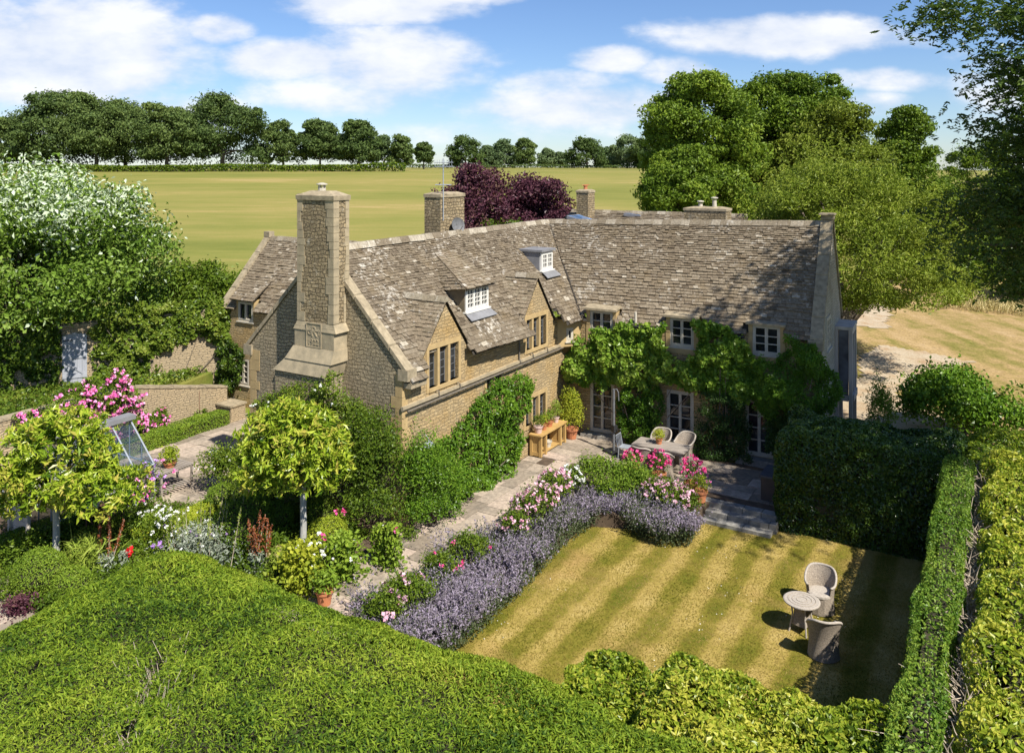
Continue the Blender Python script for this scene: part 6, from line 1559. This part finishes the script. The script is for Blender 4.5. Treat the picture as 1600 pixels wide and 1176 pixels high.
n = 36000; S = np.c_[rng.uniform(-22, -13.45, n), rng.uniform(-12, 5.4, n)]; S = S[S[:, 0] < -13.45 - .33 * np.clip(S[:, 1] - .6, 0, 9)]; n = len(S); z = 1.45 + .5 * vnoise(S, .9, 3) * rng.random(n)
L = Leaves(); L.add(np.stack([P3(p, q, zz) for (p, q), zz in zip(S, z)]), rdir(n) + [0, 0, .9], .13, .08, .5, .45 + .7 * (vnoise(S, 1.2, 8) - .5) + .2 * rng.normal(size=n))
tag(L.build('ground_ivy', M_IVY, base=P3(-17, -3, 1.45)), 'ground ivy covering the raised terrace below the garden door', 'ivy', kind='stuff')
# undergrowth between the border plants
n = 60000; S = sample_poly(np.array([(-9.2, -9), (.1, -7.2), (.2, -.9), (-4.8, -.3), (-6.6, -2.3), (-9.2, -4.5)]), n)
hh = .1 + .55 * vnoise(S, 1.3, 91) ** 1.5; Wd = np.stack([P3(p, q, z) for (p, q), z in zip(S, rng.random(n) * hh)])
keepm = vnoise(S, .8, 14) > .2; L = Leaves(); L.add(Wd[keepm], rdir(keepm.sum()) + [0, 0, .9], .085, .04, .5, .45 + .8 * (vnoise(S, 2, 8)[keepm] - .5) + .3 * (rng.random(keepm.sum()) - .5))
tag(L.build('undergrowth', M_SHRUB, base=P3(-4, -4, 0)), 'low mixed green undergrowth filling the flower beds', 'undergrowth', kind='stuff')

# ------------------------------------------------------------ trees
def ctree(name, label, base, c, r, nclump, nleaf, size, m, th, tr, limbs=7, clump=(.28, .42), t0=.5, W=None, fill=.62, low=-.75, squash=.8, lean=(0, 0), group=None, bark=None, tv=.3, shell=.5):
    return tree(name, label, base, lambda L: crown(L, c, r, nclump, nleaf, size, clump, shell, t0, tv, W, .85, fill, low, 0, squash), th, tr, m, limbs, bark, group=group, lean=lean)


def silver(L):
    c = np.array([-21.2, 35.2, 5.9]); cs = crown(L, c, (7.0, 6.2, 4.6), 120, 520, .21, (.22, .34), .55, .42, .3, .11, .8, .66, -.6)
    # wind-turned leaves: pale undersides, mostly near the top
    for i, T in enumerate(L.T):
        V = L.V[i].reshape(-1, 4, 3)[:, 0]; pr = np.clip((V[:, 2] - 6.6) / 5 + .6 * (vnoise(V, .5, 3) - .45) - .06, .02, .55); L.T[i] = np.where(rng.random(len(T)) < pr, rng.uniform(.85, 1, len(T)), T * .84)
        ok = ~((V[:, 0] > -20.2) & (V[:, 0] < -14.5) & (V[:, 1] < 34.3) & (V[:, 2] < 4.3)); L.V[i] = L.V[i].reshape(-1, 4, 3)[ok].reshape(-1, 3); L.T[i] = L.T[i][ok]; L.M[i] = L.M[i][ok]
    return cs


tree('whitebeam', 'big whitebeam with silvery white turned leaves at the left edge', (-21.5, 35.5, 1.2), silver, 3.5, .3, M_WBEAM, 9)
ctree('round_tree', 'leafy dark green shrubby tree below the silvery whitebeam', (-22.9, 32.0, 1.4), (-23.0, 32.0, 3.2), (2.5, 1.8, 2.2), 34, 420, .17, M_SHRUB, 1.8, .14, t0=.42)
ctree('hedge_tree', 'bushy green tree behind the small wing against the field', (-17.5, 44, 1.6), (-17.0, 43, 3.4), (4.2, 2.6, 2.0), 46, 380, .18, M_SHRUB, 1.5, .14, t0=.5)
# purple plum behind the ridge
ctree('purple_plum', 'purple-leaved tree behind the roof ridge, on the left of its pair', (-3.4, 47.5, 1.2), (-2.0, 47, 7.4), (2.5, 2.5, 3.2), 60, 330, .19, M_PLUM, 4.5, .18, clump=(.24, .36), fill=.55)
ctree('purple_plum', 'wider purple-leaved tree behind the roof ridge near the slim chimney', (1.4, 48.5, 1.3), (1.3, 48, 7.3), (2.4, 2.4, 2.8), 56, 330, .19, M_PLUM, 4.5, .18, clump=(.24, .36), fill=.55, t0=.42)
ctree('green_bush', 'low green bush under the purple trees at the ridge', (-.6, 46.0, 1.2), (-.4, 45.6, 6.0), (2.2, 1.6, 1.5), 30, 300, .18, M_SHRUB, 3.5, .12, t0=.4)
# grove on the right
gx = lambda px, Y: (px - 800) / F * Y
gz = lambda py, Y: CH - (py - HY) * Y / F
def grove(name, label, px0, px1, top, bot, Y, m, nc, nl, size, trunk_px=None, t0=.5, prof=DOME, clump=(.2, .33), limbs=8):
    X = gx((px0 + px1) / 2, Y); R = (px1 - px0) / 2 / F * Y; zt, zb = gz(top, Y), gz(bot, Y); zl = float(land_z(np.array([X]), np.array([Y]))[0])
    return tree(name, label, (X, Y, zl), lambda L: lobed(L, (X, Y), R, max(zb, zl), zt, nc, nl, size, clump, t0, prof, 11), (zt - zl) * .45, .36 * min(1, R / 5), m, limbs)


TALL = ([0, .1, .35, .6, .82, 1.0], [.7, .95, 1.0, .92, .7, .25])
grove('ash_tree', 'tall loose-crowned green tree at the left end of the grove behind the roof', 1000, 1190, 96, 345, 74, M_OAKLEAF, 230, 380, .32, None, .55, TALL, (.17, .3), 12)
grove('lime_tree', 'tall dark-topped tree in the middle of the grove', 1120, 1330, 98, 345, 80, M_OAKLEAF, 200, 380, .33, None, .42, TALL, (.18, .3), 10)
grove('lime_tree', 'yellow-green sunlit tree on the right shoulder of the grove', 1180, 1385, 150, 345, 76, M_LIMETREE, 200, 380, .31, None, .5, DOME, (.17, .28))
grove('poplar', 'pointed dark green tree standing right of the grove', 1355, 1480, 146, 420, 84, M_OAKLEAF, 160, 380, .33, None, .45, ([0, .2, .45, .7, .9, 1], [.8, 1, .95, .7, .4, .12]), (.24, .38))
grove('ash_tree', 'lower spreading tree at the foot of the grove near the field edge', 1000, 1130, 225, 345, 70, M_OAKLEAF, 120, 380, .28, None, .55)
def thorn(L):
    cs = dome(L, (16.3, 41.0), 5.9, 3.3, 11.0, 270, 340, .17, (.13, .26), .55, .065, ([0, .12, .3, .55, .8, 1.0], [.55, .95, 1.05, .92, .66, .2]), .75)
    for c in cs[rng.permutation(len(cs))[:190]]:                 # light feathery shoots standing out of the crown
        d = unit(np.array([c - [16.3, 41, 4.5]]))[0] + [0, 0, .35]; f = rng.random((46, 1)); L.add(c + d * f * 1.7 + rng.normal(0, .09, (46, 3)), np.tile(d, (46, 1)), .16, .06, .9, rng.uniform(.4, 1, 46))
    return cs


tree('old_thorn', 'old spreading olive-green tree beside the end gable with a leaning trunk', (16.4, 40.3, 0), thorn, 3.4, .5, M_THORN, 14, lean=(.2, .4))
mb = MB()
# hedgerow and bushes to the right of the drive
for k, (px0, px1, top, bot, Y, m, lab) in enumerate([(1450, 1560, 330, 470, 72, M_OAKLEAF, 'mid green bushy tree at the back of the right-hand grass bank'), (1520, 1640, 250, 420, 92, M_OAKLEAF, 'soft green tree in the far right hedgerow'),
        (1440, 1530, 395, 500, 66, M_SHRUB, 'rounded dark bush at the top of the grass bank'), (1395, 1480, 340, 470, 78, M_LIMETREE, 'pale green bush between the old tree and the bank'), (1560, 1680, 370, 520, 60, M_ASH, 'dark bush at the right edge above the grass bank'),
        (1475, 1600, 205, 330, 120, M_OAKLEAF, 'distant tree between the poplar and the overhanging ash'), (1570, 1700, 290, 440, 76, M_OAKLEAF, 'broad bush at the right edge half hidden by the ash'), (1425, 1540, 290, 420, 96, M_LIMETREE, 'yellow-green tree in the gap right of the old tree'), (1485, 1570, 400, 470, 68, M_SHRUB, 'low dark shrub above the dry grass strip')]):
    grove('hedgerow_tree', lab, px0, px1, top, bot, Y, m, 42, 360, .30, None, .5, limbs=4)
n = 14000; S = np.c_[rng.uniform(27, 52, n), rng.uniform(52, 66, n)]; ok = inpoly(S[:, 0], S[:, 1], [(30, 58), (36, 54), (46, 52), (52, 58), (50, 66), (38, 66)]); S = S[ok]
L = Leaves(); L.add(np.c_[S, np.maximum(land_z(S[:, 0], S[:, 1]), 0) + .35], rdir(len(S)), .9, .05, .4, along=np.tile([.15, 0, 1.], (len(S), 1)), ajit=.25)
tag(L.build('long_grass', M_HAY, base=(40, 58, 0)), 'tall dry grass along the top of the right-hand bank', 'grass', kind='stuff')


# ash overhanging from the right: trunk out of frame, drooping sprays into it
def ashcrown(L):
    cs = []
    for (c, r, nc) in [((17.6, 23.2, 12.2), (4.3, 4.2, 4.4), 270), ((14.6, 17.6, 12.2), (3.0, 2.6, 2.0), 40), ((16.2, 24.8, 8.4), (2.9, 3.2, 2.4), 50), ((18.2, 22.2, 15.8), (4.0, 3.6, 2.4), 100), ((12.8, 22.4, 14.8), (1.3, 1.3, .8), 7)]:
        c = np.array(c); r = np.array(r); d = rdir(nc); q = c + d * r * (.45 + .55 * rng.random((nc, 1))); cs.append(q)
        for p in q:
            k = int(rng.integers(30, 60)); sp = rng.normal(0, 1, (k, 3)) * [.55, .55, .3]; fr_ = p + sp
            dirs = unit(np.c_[rng.normal(0, 1, (k, 2)), -.45 - .3 * rng.random(k)]); side = unit(np.c_[-dirs[:, 1], dirs[:, 0], np.zeros(k)]); tt = np.clip(.5 + rng.normal(0, .2, k), 0, 1)
            for j in range(7):                                   # pinnate: leaflets along a short drooping stalk
                sg = (1 if j % 2 else -1) * (j < 6)
                L.add(fr_ + dirs * (j * .045) + side * .055 * sg, np.tile([0, 0, 1.], (k, 1)), .155, .068, .5, tt, along=side * sg + dirs * (.5 if j < 6 else 1.5), ajit=.2)
    return np.concatenate(cs)


tree('overhanging_ash', 'large ash tree overhanging from the right edge with drooping leafy sprays', (20.5, 24.0, -.4), ashcrown, 9.5, .45, M_ASH, 46, lean=(-1.5, -.3))

# far line of trees along the top of the field
far = [(8, 180, 250, 62, 232, 0, 'dark tree cut by the left edge on the skyline'), (38, 208, 250, 48, 228, 0, 'small dark tree at the left end of the skyline row'),
       (92, 137, 250, 118, 232, 0, 'tallest broad spreading tree of the skyline row at its left end'), (150, 150, 250, 100, 226, 1, 'round tree with a clear pale trunk second in the skyline row'), (196, 152, 250, 92, 236, 0, 'dark tree third in the skyline row, lower than the tallest'),
       (262, 164, 254, 104, 224, 1, 'dense rounded tree in the middle of the left skyline group'), (348, 150, 254, 124, 230, 0, 'big domed dark tree at the right of the left skyline group'), (443, 187, 252, 60, 232, 0, 'round tree just right of the big domed skyline tree'),
       (500, 187, 251, 62, 232, 1, 'spreading tree above the tall chimney on the skyline'), (561, 186, 251, 64, 228, 0, 'neat dark round tree right of the tall chimney on the skyline'), (600, 208, 252, 30, 240, 2, 'narrow pale tree beside the neat dark round tree'), (627, 209, 254, 38, 236, 0, 'small round dark tree at the end of the left skyline row'),
       (662, 220, 257, 29, 300, 1, 'small isolated tree above the broad ridge chimney'), (727, 210, 258, 52, 330, 0, 'isolated dark rounded tree on the skyline left of the purple plum'), (762, 226, 259, 34, 360, 2, 'hazy pale tree behind the purple plum, left one'), (788, 215, 259, 38, 360, 2, 'hazy pale tree behind the purple plum, taller middle one'), (820, 214, 259, 38, 345, 1, 'green tree behind the purple plum, right one'),
       (855, 231, 259, 30, 380, 2, 'low pale tree right of the purple plum'), (876, 237, 259, 24, 380, 2, 'lowest pale bushy tree right of the purple plum'), (917, 213, 260, 56, 345, 0, 'dark oval tree on the skyline above the slim chimney'), (950, 228, 260, 30, 380, 2, 'pale bush right of the dark oval skyline tree'), (980, 209, 261, 56, 350, 3, 'grey-green tree beside the grove on the skyline'), (1010, 215, 262, 50, 340, 0, 'dark tree partly behind the left edge of the grove')]
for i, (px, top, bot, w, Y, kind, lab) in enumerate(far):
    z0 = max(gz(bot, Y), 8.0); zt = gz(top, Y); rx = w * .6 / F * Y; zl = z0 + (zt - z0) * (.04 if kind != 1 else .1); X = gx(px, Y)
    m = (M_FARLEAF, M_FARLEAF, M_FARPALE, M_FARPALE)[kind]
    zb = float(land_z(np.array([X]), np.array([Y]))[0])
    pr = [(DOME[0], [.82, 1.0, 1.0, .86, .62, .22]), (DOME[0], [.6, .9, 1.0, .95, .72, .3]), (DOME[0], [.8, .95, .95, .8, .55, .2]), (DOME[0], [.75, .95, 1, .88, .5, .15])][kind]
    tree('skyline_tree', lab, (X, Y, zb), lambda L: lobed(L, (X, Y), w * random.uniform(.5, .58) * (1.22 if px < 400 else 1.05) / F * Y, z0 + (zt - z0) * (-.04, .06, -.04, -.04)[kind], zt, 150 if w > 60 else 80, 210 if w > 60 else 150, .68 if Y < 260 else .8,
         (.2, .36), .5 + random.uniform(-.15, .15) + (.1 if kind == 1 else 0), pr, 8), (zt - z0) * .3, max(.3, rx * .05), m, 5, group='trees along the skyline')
# hedge along the top of the field
def far_hedge(name, lab, x0, x1, Y0, Y1, h, w, n, m, z=None):
    t = rng.random(n); X = x0 + (x1 - x0) * t; Y = Y0 + (Y1 - Y0) * t + rng.uniform(-w / 2, w / 2, n)
    zz = rng.random(n) ** .6 * h * (.75 + .5 * vnoise(np.c_[X, Y], .12, 31)) + land_z(X, Y) + .05
    L = Leaves(); L.add(np.c_[X, Y, zz], rdir(n) + [0, -.3, .6], .5, .35, .4)
    tag(L.build(name, m, base=((x0 + x1) / 2, (Y0 + Y1) / 2, land_z(np.array([x0]), np.array([Y0]))[0])), lab, 'hedge')


far_hedge('field_hedge', 'long green hedge along the far left edge of the field', gx(-60, 214), gx(632, 214), 214, 216, 1.9, 2.2, 14000, M_SHRUB)
far_hedge('field_hedge', 'low distant hedge along the far right edge of the field', gx(632, 340), gx(1060, 340), 340, 342, 1.5, 2, 7000, M_FARLEAF)
far_hedge('field_hedge', 'dark hedge between the field and the small rear wing', -26, -9, 45, 50, 1.5, 1.6, 7000, M_SHRUB)
# long grass where the field meets the garden
n = 16000; S = np.c_[rng.uniform(-20, 12, n), rng.uniform(47, 62, n)]
L = Leaves(); L.add(np.c_[S, land_z(S[:, 0], S[:, 1]) + .3], rdir(n), .8, .06, .4, along=np.tile([.1, 0, 1.], (n, 1)), ajit=.3)
tag(L.build('tall_field_grass', M_GRASSY, base=(-6, 52, 1)), 'band of fresh green long grass at the near edge of the field', 'grass', kind='stuff')

# short lawn blades
n = 110000; S = np.c_[rng.uniform(3.6, 13.5, n), rng.uniform(-6, 6.6, n)]; Wd = np.stack([C0[0] + S[:, 0] * B2[0] + S[:, 1] * A2[0], C0[1] + S[:, 0] * B2[1] + S[:, 1] * A2[1], np.full(n, LZ + .012)], 1)
M_BLADE = m_leaf('mown_blades', [(.11, .12, .014), (.225, .19, .034), (.37, .28, .085), (.48, .37, .15)], .2, .7, .1, (1.1, 1.1, .6), 1.0)
ph = S[:, 0] + .6 * (vnoise(S, .5, 4) - .5); tint = .5 + .15 * np.tanh(2 * np.sin(ph * 2 * math.pi / 1.12)) + .7 * (vnoise(S, .9, 6) - .5) + rng.normal(0, .11, n)
L = Leaves(); L.add(Wd, rdir(n) + [0, 0, .4], 0.034, .013, .3, tint, along=np.c_[rng.normal(0, .6, (n, 2)), np.full(n, .6)], ajit=.2)
tag(L.build('lawn_blades', M_BLADE, base=P3(8, 0, LZ)), 'short dry grass blades over the striped lawn', 'grass', kind='stuff')

# daisies and clover in the turf
n = 130; k = 12; cc = np.c_[rng.uniform(4.4, 12, k), rng.uniform(-5, 6, k)]; S = cc[rng.integers(0, k, n)] + rng.normal(0, .35, (n, 2)); S = S[(S[:, 0] > 4.3) & (S[:, 0] < 13.2)]
L = Leaves(); L.add(np.stack([P3(p, q, LZ + .03) for p, q in S]), np.tile([0, 0, 1.], (len(S), 1)), .028, .026, .3)
tag(L.build('daisies', M_WHITEPET, base=P3(8, 0, LZ)), 'tiny white daisies scattered in the striped lawn', 'daisies', kind='stuff')
# a pale vent pipe and gutter on the cross wing
mb = MB(); mb.tube([FB(2.95, .18, 3.6), FB(2.95, .18, 4.95)], .05, 8); mb.build('vent_pipe', M_STONEPAINT, house)
mb = MB(); mb.tube([FB(2.2, .24, 4.42), FB(4.0, .24, 4.42)], .05, 6); mb.tube([FB(5.4, .24, 4.42), FB(7.0, .24, 4.42)], .05, 6); mb.build('gutter', M_BLACK, house)
